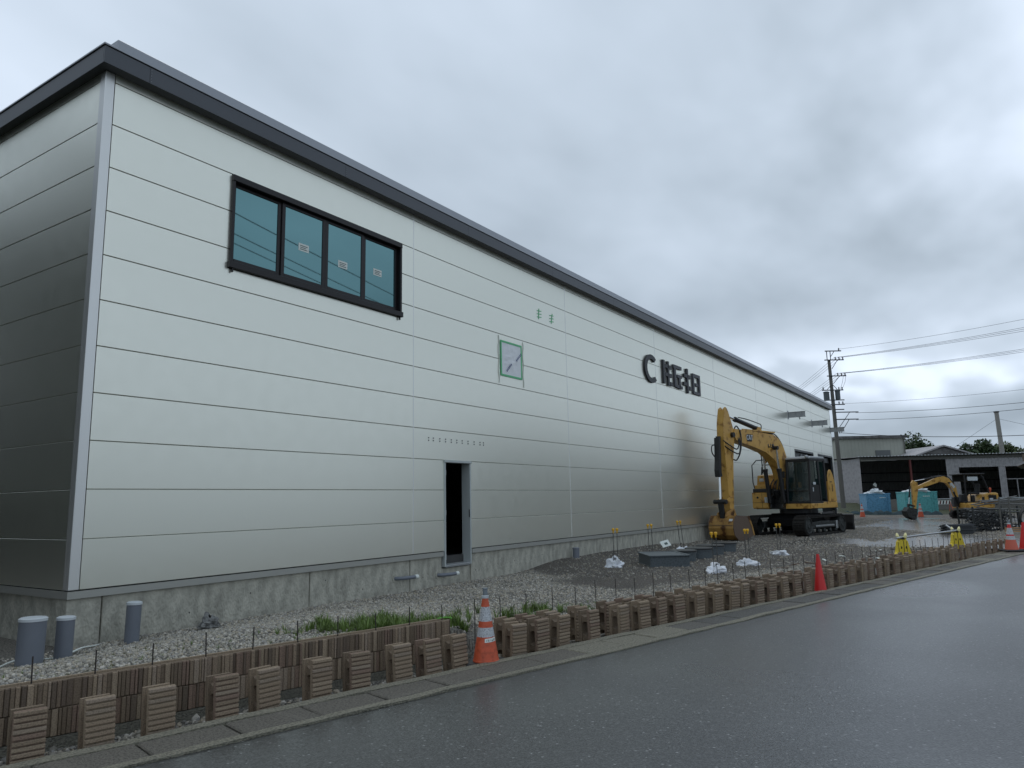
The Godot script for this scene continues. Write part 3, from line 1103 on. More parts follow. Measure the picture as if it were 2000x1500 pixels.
func make_backdrop() -> void:
	# open storage shed on a loading dock
	var a := Vector3(72.85, 0, -1.74)
	var along := Vector3(0.447, 0, 0.8945)
	var away := Vector3(0.8945, 0, -0.447)
	var out := -away
	var t := thing("storage_shed", a, "long low open shed with corrugated grey walls and dark bays", "shed")
	var y_base := -0.62
	var dock := 0.42
	var eave := 4.42
	var lng := 24.0
	var deep := 15.0
	var dk := MB.new()
	var bz := Basis(along, UP, away)
	dk.box(Vector3(lng, dock - y_base, deep), along * (lng * 0.5) + away * (deep * 0.5) + UP * (dock + y_base) * 0.5, bz)
	part("dock", dk, M.old_concrete, t)
	var ds := MB.new()
	ds.box(Vector3(lng - 5.2, 0.07, 0.12), along * (lng * 0.5 + 2.6) + out * 0.065 + UP * (dock - 0.05), bz)
	part("dock_edge", ds, M.pvc_cap, t)
	var sw := MB.new()
	ribbed(sw, Vector3.ZERO, away, -along, deep, -0.2, eave - 0.05, 0.3)
	part("side_wall", sw, M.shed_wall, t)
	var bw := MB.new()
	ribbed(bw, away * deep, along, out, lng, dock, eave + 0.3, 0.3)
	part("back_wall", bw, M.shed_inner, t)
	var ew := MB.new()
	ribbed(ew, along * lng, away, along, deep, dock, eave + 0.3, 0.3)
	part("end_wall", ew, M.shed_wall, t)
	for yy in [1.3, 2.3, 3.3]:
		var gt := MB.new()
		gt.box(Vector3(lng, 0.09, 0.06), along * (lng * 0.5) + away * (deep - 0.08) + UP * yy, bz)
		part("girt", gt, M.black, t)
	var rf := MB.new()
	var k := -0.25
	while k < lng + 0.2:
		for q in [[0.0, 0.03, 0.10, 0.085], [0.10, 0.085, 0.20, 0.03]]:
			var p0: Vector3 = along * (k + q[0])
			var p1: Vector3 = along * (k + q[2])
			rf.quad(p0 + out * 0.45 + UP * (eave + q[1]), p1 + out * 0.45 + UP * (eave + q[3]), p1 + away * (deep + 0.3) + UP * (eave + 0.45 + q[3]), p0 + away * (deep + 0.3) + UP * (eave + 0.45 + q[1]))
			rf.quad(p1 + out * 0.45 + UP * (eave - 0.02 + q[3]), p0 + out * 0.45 + UP * (eave - 0.02 + q[1]), p0 + away * (deep + 0.3) + UP * (eave + 0.43 + q[1]), p1 + away * (deep + 0.3) + UP * (eave + 0.43 + q[3]))
		k += 0.20
	part("corrugated_roof", rf, M.shed_roof, t)
	# pale edge tiles showing as a toothed line along the eaves
	var teeth := MB.new()
	k = -0.2
	while k < lng:
		teeth.box(Vector3(0.12, 0.07, 0.02), along * k + out * 0.462 + UP * (eave + 0.075), bz)
		k += 0.30
	part("eave_closure", teeth, M.pvc_cap, t)
	var bm := MB.new()
	bm.box(Vector3(lng, 0.28, 0.12), along * (lng * 0.5) + out * 0.05 + UP * (eave - 0.16), bz)
	part("eave_beam", bm, M.pole, t)
	var post := MB.new()
	post.box(Vector3(0.16, eave - dock, 0.16), along * 4.55 + UP * (eave + dock - 0.3) * 0.5, bz)
	part("steel_post", post, M.red_oxide, t)
	# closed-in right half: lintel panel with two large openings
	for q in [[7.75, 8.85], [12.35, 12.95], [16.9, 17.8], [21.2, lng]]:
		var pw := MB.new()
		ribbed(pw, along * q[0] + out * 0.02, along, out, q[1] - q[0], dock, 3.28, 0.3)
		part("wall_pier", pw, M.shed_wall, t)
	var lt := MB.new()
	ribbed(lt, along * 7.75 + out * 0.02, along, out, lng - 7.75, 3.28, eave - 0.05, 0.3)
	part("lintel_wall", lt, M.shed_wall, t)
	for q in [[12.95, 16.9]]:
		var fr := MB.new()
		fr.box(Vector3(q[1] - q[0], 0.07, 0.06), along * (q[0] + q[1]) * 0.5 + UP * 2.1, bz)
		for xx in [0.9, 1.9, 2.9]:
			fr.box(Vector3(0.06, 1.65, 0.06), along * (q[0] + xx) + UP * 1.26, bz)
		part("sash_frame", fr, M.shed_wall, t)
	var lampy := MB.new()
	lampy.prism([Vector2(-0.22, 0.0), Vector2(0.1, -0.28), Vector2(0.16, 0.0), Vector2(0.0, 0.22)], 0.0, 0.03, Transform3D(bz, along * 1.9 + away * 2.0 + UP * 1.85))
	part("hanging_card", lampy, M.paper, t)

	# taller cream warehouse behind it
	var c := thing("cream_warehouse", far(41.2, 93.0), "tall plain cream warehouse behind the long shed", "building")
	var cw := MB.new()
	ribbed(cw, Vector3.ZERO, RGT, -FWD, 8.35, -0.6, 7.95, 0.45)
	cw.span(Vector3.ZERO, Vector3.ZERO)
	part("front_wall", cw, M.cream, c)
	var cs := MB.new()
	cs.box(Vector3(8.3, 8.5, 14.0), RGT * 4.17 + FWD * 7.04 + UP * 3.65, Basis(RGT, UP, FWD))
	part("wall", cs, M.cream, c)
	var cr := MB.new()
	cr.box(Vector3(8.8, 0.32, 14.6), RGT * 4.17 + FWD * 6.9 + UP * 8.08, Basis(RGT, UP, FWD))
	part("roof_edge", cr, M.shed_roof, c)
	var cd := MB.new()
	cd.box(Vector3(1.85, 1.6, 0.1), RGT * 5.5 + FWD * -0.06 + UP * 5.6, Basis(RGT, UP, FWD))
	part("shutter_window", cd, M.shutter, c)
	var dp := MB.new()
	dp.tube([RGT * 8.25 - FWD * 0.16 + UP * 7.8, RGT * 8.25 - FWD * 0.16 + UP * 0.0], 0.06, 6)
	part("downpipe", dp, M.pole, c)

	# grey gabled barn behind the shed
	var g := thing("gabled_barn", far(52.0, 88.0), "weathered grey barn gable rising behind the shed roof", "barn")
	var gw := MB.new()
	var bf := Basis(RGT, UP, -FWD)
	gw.prism([Vector2(-4.3, -0.6), Vector2(4.3, -0.6), Vector2(4.3, 4.9), Vector2(-0.6, 6.35), Vector2(-4.3, 5.2)], -10.0, 0.0, Transform3D(bf, Vector3.ZERO))
	part("gable_wall", gw, M.shed_roof, g)
	var rr := MB.new()
	rr.prism([Vector2(-4.9, 5.02), Vector2(-0.6, 6.42), Vector2(5.0, 4.72), Vector2(5.0, 4.88), Vector2(-0.6, 6.60), Vector2(-4.9, 5.18)], -10.2, 0.3, Transform3D(bf, Vector3.ZERO))
	part("roof", rr, M.shed_wall, g)
	var gv := MB.new()
	gv.box(Vector3(0.9, 0.45, 0.05), -FWD * 0.03 + UP * 5.1 - RGT * 0.3, Basis(RGT, UP, FWD))
	part("gable_vent", gv, M.shutter, g)
	var g2 := thing("roof_house", far(62.5, 88.0), "low house roof half hidden behind the shed's far end", "house")
	var hw := MB.new()
	hw.prism([Vector2(-3.0, -0.6), Vector2(5.0, -0.6), Vector2(5.0, 4.6), Vector2(-3.0, 4.6)], -8.0, 0.0, Transform3D(bf, Vector3.ZERO))
	part("wall", hw, M.shed_wall, g2)
	var hr := MB.new()
	hr.prism([Vector2(-3.4, 4.5), Vector2(1.0, 5.6), Vector2(5.4, 4.5), Vector2(5.4, 4.7), Vector2(1.0, 5.8), Vector2(-3.4, 4.7)], -8.2, 0.4, Transform3D(bf, Vector3.ZERO))
	part("roof", hr, M.shed_roof, g2)

	# brown house at the edge of the picture
	var b := thing("brown_house", far(34.9, 50.5), "brown walled house with overhanging roof beside the yard", "house")
	var hd := (FWD + RGT * 0.74).normalized()
	var hr2 := hd.cross(UP)
	var hb := MB.new()
	hb.box(Vector3(5.0, 4.2, 6.0), hr2 * 2.5 + hd * 3.0 + UP * 1.35, Basis(hr2, UP, -hd))
	part("wall", hb, M.brown_wall, b)
	var ro := MB.new()
	ro.prism([Vector2(-0.35, 2.62), Vector2(2.6, 3.9), Vector2(5.5, 2.62), Vector2(5.5, 2.74), Vector2(2.6, 4.06), Vector2(-0.35, 2.76)], -6.4, 0.5, Transform3D(Basis(hr2, UP, -hd), Vector3.ZERO))
	part("roof", ro, M.shed_wall, b)

	# trees beyond
	var spots := [[57.4, 107.0, 9.5, 4.1, 0, "round dark broadleaf tree standing alone beside the cream warehouse"], [63.4, 108.0, 8.0, 2.6, 1, "low paler tree between the round tree and the wide one"], [67.0, 106.0, 9.0, 3.1, 0, "wide dark tree left of the pale concrete pole"],
		[71.2, 108.0, 8.6, 3.1, 1, "wide tree directly behind the pale concrete pole"], [75.0, 109.0, 7.4, 2.8, 0, "low dark tree at the end of the shed roof"]]
	for q in spots:
		make_tree("broadleaf_tree", far(q[0], q[1], -0.7), q[2], q[3], q[4], q[5], "trees behind the shed", 9500, 0.30)
	# evergreens beyond the left end of the new building, mirrored dark in its end wall
	for q in [[-5.6, -0.6, 11.2, 2.5], [-5.2, -4.2, 12.0, 2.6], [-5.7, -7.8, 11.4, 2.6], [-5.2, -11.4, 12.4, 2.7], [-5.8, -15.2, 11.8, 2.7], [-5.4, -19.4, 12.2, 2.8], [-6.0, -24.0, 12.0, 3.0]]:
		make_tree("evergreen_tree", Vector3(q[0], -0.9, q[1]), q[2], q[3], 2, "tall dark evergreen beyond the building's end wall", "evergreens beyond the end wall", 3800, 0.5)

# Houses and trees on along the street, which the wall and the wet road mirror.
func make_street() -> void:
	var walls := [M.cream, M.brown_wall, M.shed_wall, M.brown_wall]
	var i := 0
	for q in [[44.0, 23.5, 8.0, 5.6], [57.0, 27.0, 9.0, 6.0], [71.0, 30.0, 9.0, 5.6], [86.0, 34.0, 10.0, 6.2]]:
		var t := thing("street_house", Vector3(q[0], -0.65, q[1]), ["cream rendered two-storey house along the street", "brown house along the street beside the cream one", "grey house along the street", "large brown house at the end of the street"][i], "house", "", atan2(-U.z, U.x))
		var w := MB.new()
		w.span(Vector3(-q[2] * 0.5, 0, -3.5), Vector3(q[2] * 0.5, q[3], 3.5))
		part("wall", w, walls[i], t)
		var r := MB.new()
		r.prism([Vector2(-4.1, q[3] - 0.1), Vector2(4.1, q[3] - 0.1), Vector2(0, q[3] + 1.9)], -q[2] * 0.5 - 0.5, q[2] * 0.5 + 0.5, Transform3D(Basis(UP, PI / 2), Vector3.ZERO))
		part("roof", r, M.shed_roof, t)
		for k in 3:
			var g := MB.new()
			var x: float = -q[2] * 0.32 + k * q[2] * 0.32
			g.span(Vector3(x - 0.7, q[3] - 2.0, -3.56), Vector3(x + 0.7, q[3] - 0.8, -3.501))
			part("window", g, M.glass, t)
		i += 1
	for q in [[37.0, 20.5, 6.0, 2.2], [50.5, 24.5, 7.0, 2.4], [64.0, 27.5, 6.6, 2.3], [79.0, 31.5, 7.5, 2.6]]:
		make_tree("garden_tree", Vector3(q[0], -0.7, q[1]), q[2], q[3], 0, "garden tree between the houses along the street", "garden trees along the street", 2600, 0.4)

func make_tree(called: String, at: Vector3, h: float, r: float, kind: int, label: String, group: String, count: int, leaf: float) -> void:
	var t := thing(called, at, label, "tree", group)
	var rr := RandomNumberGenerator.new()
	rr.seed = hash(at)
	var tr := MB.new()
	var top := Vector3(rr.randf_range(-0.3, 0.3), h * 0.72, rr.randf_range(-0.3, 0.3))
	tr.tube([Vector3(0, 0, 0), top * 0.4 + Vector3(0.1, 0, 0), top], [h * 0.028, h * 0.02, h * 0.006], 7)
	var lobes := []
	var n := 15 if kind < 2 else 18
	for k in n:
		var f := (k + 0.5) / n
		var y: float
		var reach: float
		if kind == 2:
			y = h * lerpf(0.12, 0.97, f)
			reach = r * lerpf(1.0, 0.15, f) * 0.62
		else:
			y = h * lerpf(0.42, 0.90, f)
			reach = r * sqrt(maxf(0.05, 1.0 - pow((f - 0.38) / 0.68, 2.0))) * rr.randf_range(0.45, 0.80)
		var a := k * 2.4 + rr.randf() * 0.8
		var p := Vector3(cos(a) * reach, y, sin(a) * reach)
		var size := r * (rr.randf_range(0.34, 0.52) if kind < 2 else lerpf(0.52, 0.22, f))
		lobes.append([p, size])
		tr.tube([top * (0.35 + 0.5 * f), p * 0.6 + top * 0.4 * (0.35 + 0.5 * f), p], [h * 0.008, h * 0.006, h * 0.002], 5, false)
	part("trunk", tr, M.bark, t)
	var cm := MB.new()
	var base: Color = [Color(0.042, 0.070, 0.024), Color(0.070, 0.098, 0.036), Color(0.048, 0.066, 0.026)][kind]
	for k in count:
		var l: Array = lobes[rr.randi() % lobes.size()]
		var dir := Vector3(rr.randfn(), rr.randfn() * 0.8, rr.randfn()).normalized()
		var p: Vector3 = l[0] + dir * l[1] * pow(rr.randf(), 0.45) * rr.randf_range(0.8, 1.15)
		var b := Basis(Vector3(rr.randfn(), rr.randfn(), rr.randfn()).normalized(), rr.randf() * TAU).scaled(Vector3.ONE * leaf * rr.randf_range(0.7, 1.5))
		cm.col = base * rr.randf_range(0.65, 1.4)
		cm.col.a = 1.0
		cm.tri(p + b * Vector3(-0.5, 0, 0), p + b * Vector3(0, -0.12, -0.5), p + b * Vector3(0, 0.12, 0.5))
		cm.tri(p + b * Vector3(0.5, 0.1, 0), p + b * Vector3(0, 0.12, 0.5), p + b * Vector3(0, -0.12, -0.5))
	part("crown", cm, M.leaf, t)


# ---------------------------------------------------------------- poles and wires

func make_pole_and_wires() -> void:
	var base := far(25.6, 57.9, -0.1)
	var top_y := 11.75
	var t := thing("utility_pole", base, "tall concrete utility pole with crossarms and transformers", "utility pole")
	var tr := Vector3(-0.42, 0, 0)
	var p := MB.new()
	p.tube([Vector3.ZERO, UP * 6.0 + RGT * -0.06, UP * top_y + RGT * -0.12], [0.19, 0.15, 0.12], 12)
	part("shaft", p, M.pole, t)
	var bs := Basis(RGT, UP, -FWD)
	var lean := func(y: float) -> Vector3: return RGT * (-0.12 * y / top_y)
	var arm := func(y: float, x0: float, x1: float, called: String) -> Node3D:
		var mb := MB.new()
		mb.box(Vector3(x1 - x0, 0.075, 0.075), lean.call(y) + RGT * (x0 + x1) * 0.5 + UP * y - FWD * 0.16, bs)
		return part(called, mb, M.dark_steel, t)
	var ys := [12.45, 11.72, 10.42, 9.28, 8.48, 8.12, 7.72, 7.5, 6.93]
	var xs := [[-0.32, 0.98], [-0.42, 1.12], [-0.34, 1.18], [-0.86, 0.84], [-0.4, 0.84], [-0.5, 0.84], [0.0, 0.75], [0.0, 1.85], [0.0, 1.8]]
	for k in 9: arm.call(ys[k], xs[k][0], xs[k][1], "crossarm")
	var pt := MB.new()
	for xx in [-0.2, 0.08]: pt.box(Vector3(0.05, 0.75, 0.05), lean.call(12.1) + RGT * xx + UP * 12.08 - FWD * 0.16, bs)
	part("peak_bracket", pt, M.dark_steel, t)
	var brace := func(x0: float, y0: float, x1: float, y1: float) -> void:
		var mb := MB.new()
		mb.tube([lean.call(y0) + RGT * x0 + UP * y0 - FWD * 0.18, lean.call(y1) + RGT * x1 + UP * y1 - FWD * 0.18], 0.025, 6)
		part("brace", mb, M.dark_steel, t)
	brace.call(0.1, 11.0, 0.6, 11.7)
	brace.call(0.1, 9.8, 0.65, 10.4)
	brace.call(0.1, 12.0, 0.4, 12.42)
	brace.call(-0.05, 9.75, -0.5, 9.26)
	brace.call(0.05, 9.7, 0.4, 9.26)
	brace.call(0.15, 6.2, 1.15, 7.48)
	brace.call(0.35, 5.9, 1.05, 6.9)
	for q in [[0.45, 11.76], [0.75, 11.76], [1.05, 11.76], [0.52, 10.46], [0.82, 10.46], [1.1, 10.46], [0.8, 12.49], [-0.75, 9.32], [0.5, 9.32], [0.75, 9.32], [0.4, 8.16], [0.7, 8.16]]:
		var mb := MB.new()
		mb.lathe([Vector2(0.02, 0.0), Vector2(0.06, 0.03), Vector2(0.035, 0.07), Vector2(0.065, 0.11), Vector2(0.035, 0.15), Vector2(0.05, 0.19), Vector2(0.0, 0.21)], 8, Transform3D(Basis(), lean.call(q[1]) + RGT * q[0] + UP * q[1] - FWD * 0.16))
		part("insulator", mb, M.porcelain, t)
	for q in [[-0.52, 8.46, 0.22], [0.38, 8.55, 0.19]]:
		var mb := MB.new()
		mb.lathe([Vector2(0.0, -0.02), Vector2(q[2], 0.0), Vector2(q[2], 0.62), Vector2(q[2] + 0.03, 0.63), Vector2(q[2] + 0.03, 0.67), Vector2(q[2] * 0.6, 0.72), Vector2(0, 0.73)], 12, Transform3D(Basis(), lean.call(q[1]) + RGT * q[0] + UP * q[1] - FWD * 0.1))
		part("transformer", mb, M.pit, t)
	var drop := MB.new()
	drop.tube([RGT * 1.05 + UP * 10.5 - FWD * 0.2, RGT * 0.9 + UP * 9.9 - FWD * 0.25, RGT * 0.65 + UP * 9.35 - FWD * 0.2], 0.012, 5)
	drop.tube([RGT * 0.85 + UP * 10.5 - FWD * 0.2, RGT * 0.7 + UP * 9.9 - FWD * 0.25, RGT * 0.5 + UP * 9.35 - FWD * 0.2], 0.012, 5)
	part("jumper", drop, M.wire, t)

	# the next pole of the line and a second line along the far side of the road, which the window mirrors
	var b2 := Vector3(40.0, -0.62, 31.5)
	var r0 := W(-24.0, -7.0, -0.6)
	var r1 := W(58.0, -7.0, -0.6)
	for q in [b2, r0, r1]:
		var t2 := thing("roadside_pole", q, "plain concrete utility pole standing across the road", "utility pole", "poles across the road")
		var m2 := MB.new()
		m2.tube([Vector3.ZERO, UP * 13.8], [0.19, 0.12], 10)
		part("shaft", m2, M.pole, t2)
		for y in [13.1, 11.9, 10.5, 8.6]:
			var m3 := MB.new()
			m3.box(Vector3(0.075, 0.075, 2.6), Vector3(0, y, 0), Basis(UP, 1.07 if q == b2 else -0.24))
			part("crossarm", m3, M.dark_steel, t2)
	for q in [[13.75, -0.9, 0.02], [13.6, 0.9, 0.02], [12.85, 0.0, 0.018], [12.0, -0.7, 0.02], [11.3, 0.5, 0.026], [10.6, 0.0, 0.03]]:
		var mb := MB.new()
		mb.tube(sag(r0 + UP * (q[0] + 0.4) + N * q[1], r1 + UP * q[0] + N * q[1], 0.9), q[2], 6, false)
		single("roadside_wire", mb, M.wire, "dark cable strung between the poles across the road", "wire", "cables across the road")
	# wires: height and sideways place on each pole
	var away := far(36.5, 119.0, 0.0)
	var lines := [[0.8, 12.62, 13.3, 0.0, 0.9, 0.010], [0.45, 11.95, 12.2, -0.8, 0.7, 0.011], [0.75, 11.95, 12.2, -0.1, 0.7, 0.011], [1.05, 11.95, 12.2, 0.8, 0.7, 0.011],
		[0.52, 10.65, 10.8, -0.8, 0.7, 0.011], [0.82, 10.65, 10.8, -0.1, 0.7, 0.011], [1.1, 10.65, 10.8, 0.8, 0.7, 0.011],
		[0.7, 8.2, 8.8, 0.0, 0.9, 0.009], [1.7, 7.45, 8.3, 0.3, 1.0, 0.015], [1.7, 6.88, 8.1, -0.3, 1.0, 0.015], [0.2, 5.9, 6.4, 0.0, 1.5, 0.02]]
	for k in lines.size():
		var q: Array = lines[k]
		var a: Vector3 = base + RGT * q[0] + UP * q[1] + lean.call(q[1])
		var b: Vector3 = b2 + Vector3(0.876, 0, 0.48) * q[3] * 1.5 + UP * q[2]
		var mb := MB.new()
		mb.tube(sag(a, b, q[4]), q[5], 5, false)
		if k in range(1, 7):
			mb.tube(sag(a, away + RGT * (q[0] - 0.8) + UP * q[1], 0.6), q[5], 5, false)
		single("overhead_wire", mb, M.wire, "thin overhead wire running from the tall utility pole across the sky", "wire", "overhead wires")

	# pale concrete pole with stays behind the shed
	var pp := thing("concrete_pole", far(56.3, 84.5, -0.6), "pale bare concrete pole rising behind the shed roof", "pole")
	var sh := MB.new()
	sh.tube([Vector3.ZERO, UP * 10.6 + RGT * -0.25], [0.28, 0.22], 12)
	part("shaft", sh, M.pale_pole, pp)
	var cp := MB.new()
	cp.lathe([Vector2(0.3, 0.0), Vector2(0.3, 0.14), Vector2(0.0, 0.16)], 10, Transform3D(Basis(), UP * 10.6 + RGT * -0.25))
	part("cap", cp, M.dark_steel, pp)
	for e in [RGT * -9.0 + UP * 4.6, RGT * 9.0 + UP * 7.6]:
		var st := MB.new()
		st.tube([UP * 9.9 + RGT * -0.24, e], 0.014, 4, false)
		part("stay_wire", st, M.wire, pp)

func sag(a: Vector3, b: Vector3, s: float) -> Array:
	var pts := []
	for k in 25:
		var f := k / 24.0
		pts.append(a.lerp(b, f) - UP * s * 4.0 * f * (1.0 - f))
	return pts


# ---------------------------------------------------------------- ribbed blocks

const BROWNS := [Color(0.310, 0.232, 0.160), Color(0.230, 0.170, 0.117), Color(0.355, 0.272, 0.188), Color(0.175, 0.130, 0.093), Color(0.270, 0.186, 0.136), Color(0.330, 0.256, 0.190)]

# One face of a block: bars side by side along x, of uneven width, depth and tint. It stands in front of z = 0.
func bars(mb: MB, x0: float, x1: float, y0: float, y1: float, r: RandomNumberGenerator, lying: bool) -> void:
	var k := x0
	while k < x1 - 0.004:
		var w := [0.022, 0.034, 0.046][r.randi() % 3] as float
		if x1 - k - w < 0.018: w = x1 - k
		var deep: float = [0.004, 0.014, 0.022][r.randi() % 3]
		mb.col = BROWNS[r.randi() % 6] * r.randf_range(0.85, 1.1)
		var g := 0.0025
		var at := Vector3(k + w * 0.5, (y0 + y1) * 0.5, deep * 0.5)
		var size := Vector3(w - 2 * g, y1 - y0, deep)
		if lying:
			at = Vector3(at.y, at.x, at.z)
			size = Vector3(size.y, size.x, size.z)
		mb.cbox(size, 0.003, at)
		k += w

# Lying slats of even width with open grooves between them, on the loose blocks.
func slats(mb: MB, r: RandomNumberGenerator) -> void:
	for k in 11:
		var h := 0.0265
		mb.col = BROWNS[[0, 2, 5, 4, 0][r.randi() % 5]] * r.randf_range(0.9, 1.12)
		mb.cbox(Vector3(0.188, h, 0.020), 0.004, Vector3(0, 0.0185 + k * 0.0363, 0.009 + r.randf_range(-0.003, 0.002)))

func make_block_wall() -> void:
	var t := thing("block_wall", W(0.0, 1.5, 0.0), "low retaining wall of brown blocks with upright timber-like ribs", "wall", "", atan2(-U.z, U.x))
	var faces := []
	var r := RandomNumberGenerator.new()
	r.seed = 5
	for k in 6:
		var mb := MB.new()
		bars(mb, -0.198, 0.198, 0.004, 0.196, r, false)
		mb.col = BROWNS[1]
		mb.span(Vector3(-0.199, 0.002, -0.030), Vector3(0.199, 0.198, -0.0005))
		mb.col = BROWNS[2]
		mb.span(Vector3(-0.199, 0.002, -0.15), Vector3(0.199, 0.198, -0.12))
		mb.col = BROWNS[1] * 0.9
		mb.span(Vector3(-0.197, 0.004, -0.12), Vector3(0.197, 0.165, -0.03))
		faces.append(mb.mesh())
	var s := -3.4
	var n := 0
	while s < 4.0 - 0.3:
		for course in 2:
			var ss0 := s + 0.2
			part("block", faces[(n * 5 + course * 2 + (n * n) % 3) % 6], M.block, t, Transform3D(Basis(Vector3.UP, PI if false else 0.0), Vector3(ss0, -0.722 + course * 0.20, 0.0)))
		s += 0.4
		n += 1
	var ft := MB.new()
	ft.col = Color(0.8, 0.8, 0.72)
	ft.span(Vector3(-3.4, -1.0, -0.22), Vector3(4.15, -0.724, 0.035))
	part("footing", ft, M.old_concrete, t)
	var end := MB.new()
	end.tube([Vector3(3.72, -0.318, -0.13), Vector3(3.80, -0.312, -0.11), Vector3(3.86, -0.316, -0.06), Vector3(3.83, -0.318, -0.02)], 0.006, 5)
	part("string_line", end, mat(0.18, 0.55, 0.08, 0.6), t)

# A hollow block on its end: two shells with lying bars in front, joined by webs.
func make_loose_blocks() -> void:
	var r := RandomNumberGenerator.new()
	r.seed = 11
	var fronts := []
	var backs := []
	for k in 4:
		var mb := MB.new()
		slats(mb, r)
		mb.col = BROWNS[[0, 4, 0, 2][k]]
		mb.cbox(Vector3(0.19, 0.398, 0.030), 0.004, Vector3(0, 0.2, -0.0155))
		fronts.append(mb.mesh())
		var mk := MB.new()
		mk.col = BROWNS[[0, 1, 4, 0][k]]
		mk.cbox(Vector3(0.19, 0.398, 0.032), 0.004, Vector3(0, 0.2, -0.136))
		backs.append(mk.mesh())
	var webs := []
	for y in [0.095, 0.30]:
		# a web with hollowed top and bottom, as it comes out of the mould
		var web := MB.new()
		web.col = BROWNS[1]
		var poly := []
		for k in 7:
			var f := k / 6.0
			poly.append(Vector2(-0.031 - f * 0.089, y - 0.045 + 0.018 * sin(f * PI)))
		for k in 7:
			var f := 1.0 - k / 6.0
			poly.append(Vector2(-0.031 - f * 0.089, y + 0.045 - 0.022 * sin(f * PI)))
		web.prism(poly, -0.07, 0.07, Transform3D(Basis(Vector3.BACK, Vector3.UP, Vector3.RIGHT), Vector3.ZERO))
		webs.append(web.mesh())
	var put := func(s: float, d: float, y: float, lean: float, yaw: float, roll: float, label: String, group: String) -> void:
		var o := thing("ribbed_block", W(s, d, y), label, "block", group)
		var b := Basis(U, UP, -N)
		b = b.rotated(UP, yaw)
		b = b.rotated(b.x, -lean).rotated(b.z, roll)
		o.basis = b
		var k := r.randi() % 4
		part("front_shell", fronts[k], M.block, o)
		part("back_shell", backs[k], M.block, o)
		for wm in webs: part("web", wm, M.block, o)
	for s in [-0.62, -0.23, 0.19, 0.59, 1.07, 1.41, 1.87, 2.24, 2.71, 3.04, 3.37]:
		put.call(s - 0.045, 0.72 + r.randf_range(-0.015, 0.02), -0.735, r.randf_range(0.05, 0.10), r.randf_range(-0.06, 0.12), r.randf_range(-0.02, 0.02), "brown ribbed hollow block standing on end in front of the low wall", "blocks stood along the low wall")
	var fs := [4.07, 4.47, 4.8, 5.3, 5.83, 6.28, 6.65, 7.03, 7.45, 7.94, 8.34, 8.71, 9.09, 9.48, 9.89, 10.34, 10.7, 11.48, 12.01, 12.42, 12.9, 13.31, 13.68, 14.09, 14.54, 14.98, 15.34, 15.71, 16.13, 16.53, 16.96, 17.35, 17.82, 18.22, 18.65, 19.18, 19.58, 19.96, 20.43, 20.87, 21.3, 21.8, 22.34]
	for s in fs:
		put.call(s - 0.02, 0.70 + r.randf_range(-0.025, 0.025), -0.715, r.randf_range(-0.05, 0.05), r.randf_range(-0.12, 0.12), r.randf_range(-0.03, 0.02),
			"brown ribbed hollow block on end in the kerb-side row, between striped and plain cones" if s < 11.0 else "brown ribbed hollow block on end in the kerb-side row beyond the plain red cone", "kerb-side row of blocks before the plain cone" if s < 11.0 else "kerb-side row of blocks beyond the plain cone")
	for s in [4.33, 4.62, 5.0, 5.51, 6.04, 6.45, 6.85, 7.26, 7.73, 8.14, 8.56, 8.95, 9.32, 9.77, 10.25, 10.68, 11.1, 11.7, 12.26, 12.69, 13.18, 13.67, 14.31, 15.11, 15.6, 16.2, 16.9, 17.6, 18.1, 18.8, 19.5]:
		put.call(s - 0.05, 1.06 + r.randf_range(-0.03, 0.03), -0.725, r.randf_range(-0.04, 0.05), r.randf_range(-0.10, 0.14), r.randf_range(-0.03, 0.02),
			"brown ribbed hollow block on end in the inner row, next to the thin steel rods", "inner row of blocks")

func make_rods() -> void:
	# reinforcing bars that stand up out of the wall line
	var lens := []
	for k in 3:
		var mb := MB.new()
		mb.tube([Vector3(0, -0.62, 0), Vector3(0.004, -0.2, 0.003), Vector3(0.002 * k, 0.0, 0.0)], 0.0056, 6)
		lens.append(mb.mesh())
	var s := -0.56
	var k := 0
	while s < 24.5:
		var b := Basis(Vector3(rng.randf_range(-1, 1), 0, rng.randf_range(-1, 1)).normalized(), rng.randf_range(0.0, 0.05))
		var inside := s < 4.0
		single("steel_rod", lens[k % 3], M.rust_rod, "thin steel rod standing up out of the low ribbed wall" if inside else "thin steel rod sticking out of the ground behind the loose blocks", "rod", "rods in the low wall" if inside else "rods behind the loose blocks",
			Transform3D(b, W(s, 1.575 if inside else 1.55 + rng.randf_range(-0.03, 0.03), -0.14 + rng.randf_range(-0.03, 0.02) - (0.03 if s > 12.0 else 0.0))))
		s += 0.43
		k += 1


# ---------------------------------------------------------------- excavators (x forward, y up, z to the machine's right)

func stadium(hl: float, r: float, y: float, n: int) -> Array:
	# points and outward directions round a track, n of them, evenly spaced
	var straight := hl * 2.0
	var total := 2.0 * straight + TAU * r
	var out := []
	for k in n:
		var u := total * k / n
		if u < straight:
			out.append([Vector2(-hl + u, y + r), Vector2(0, 1)])
		elif u < straight + PI * r:
			var a := PI / 2 - (u - straight) / r
			out.append([Vector2(hl + cos(a) * r, y + sin(a) * r), Vector2(cos(a), sin(a))])
		elif u < 2 * straight + PI * r:
			out.append([Vector2(hl - (u - straight - PI * r), y - r), Vector2(0, -1)])
		else:
			var a := -PI / 2 - (u - 2 * straight - PI * r) / r
			out.append([Vector2(-hl + cos(a) * r, y + sin(a) * r), Vector2(cos(a), sin(a))])
	return out

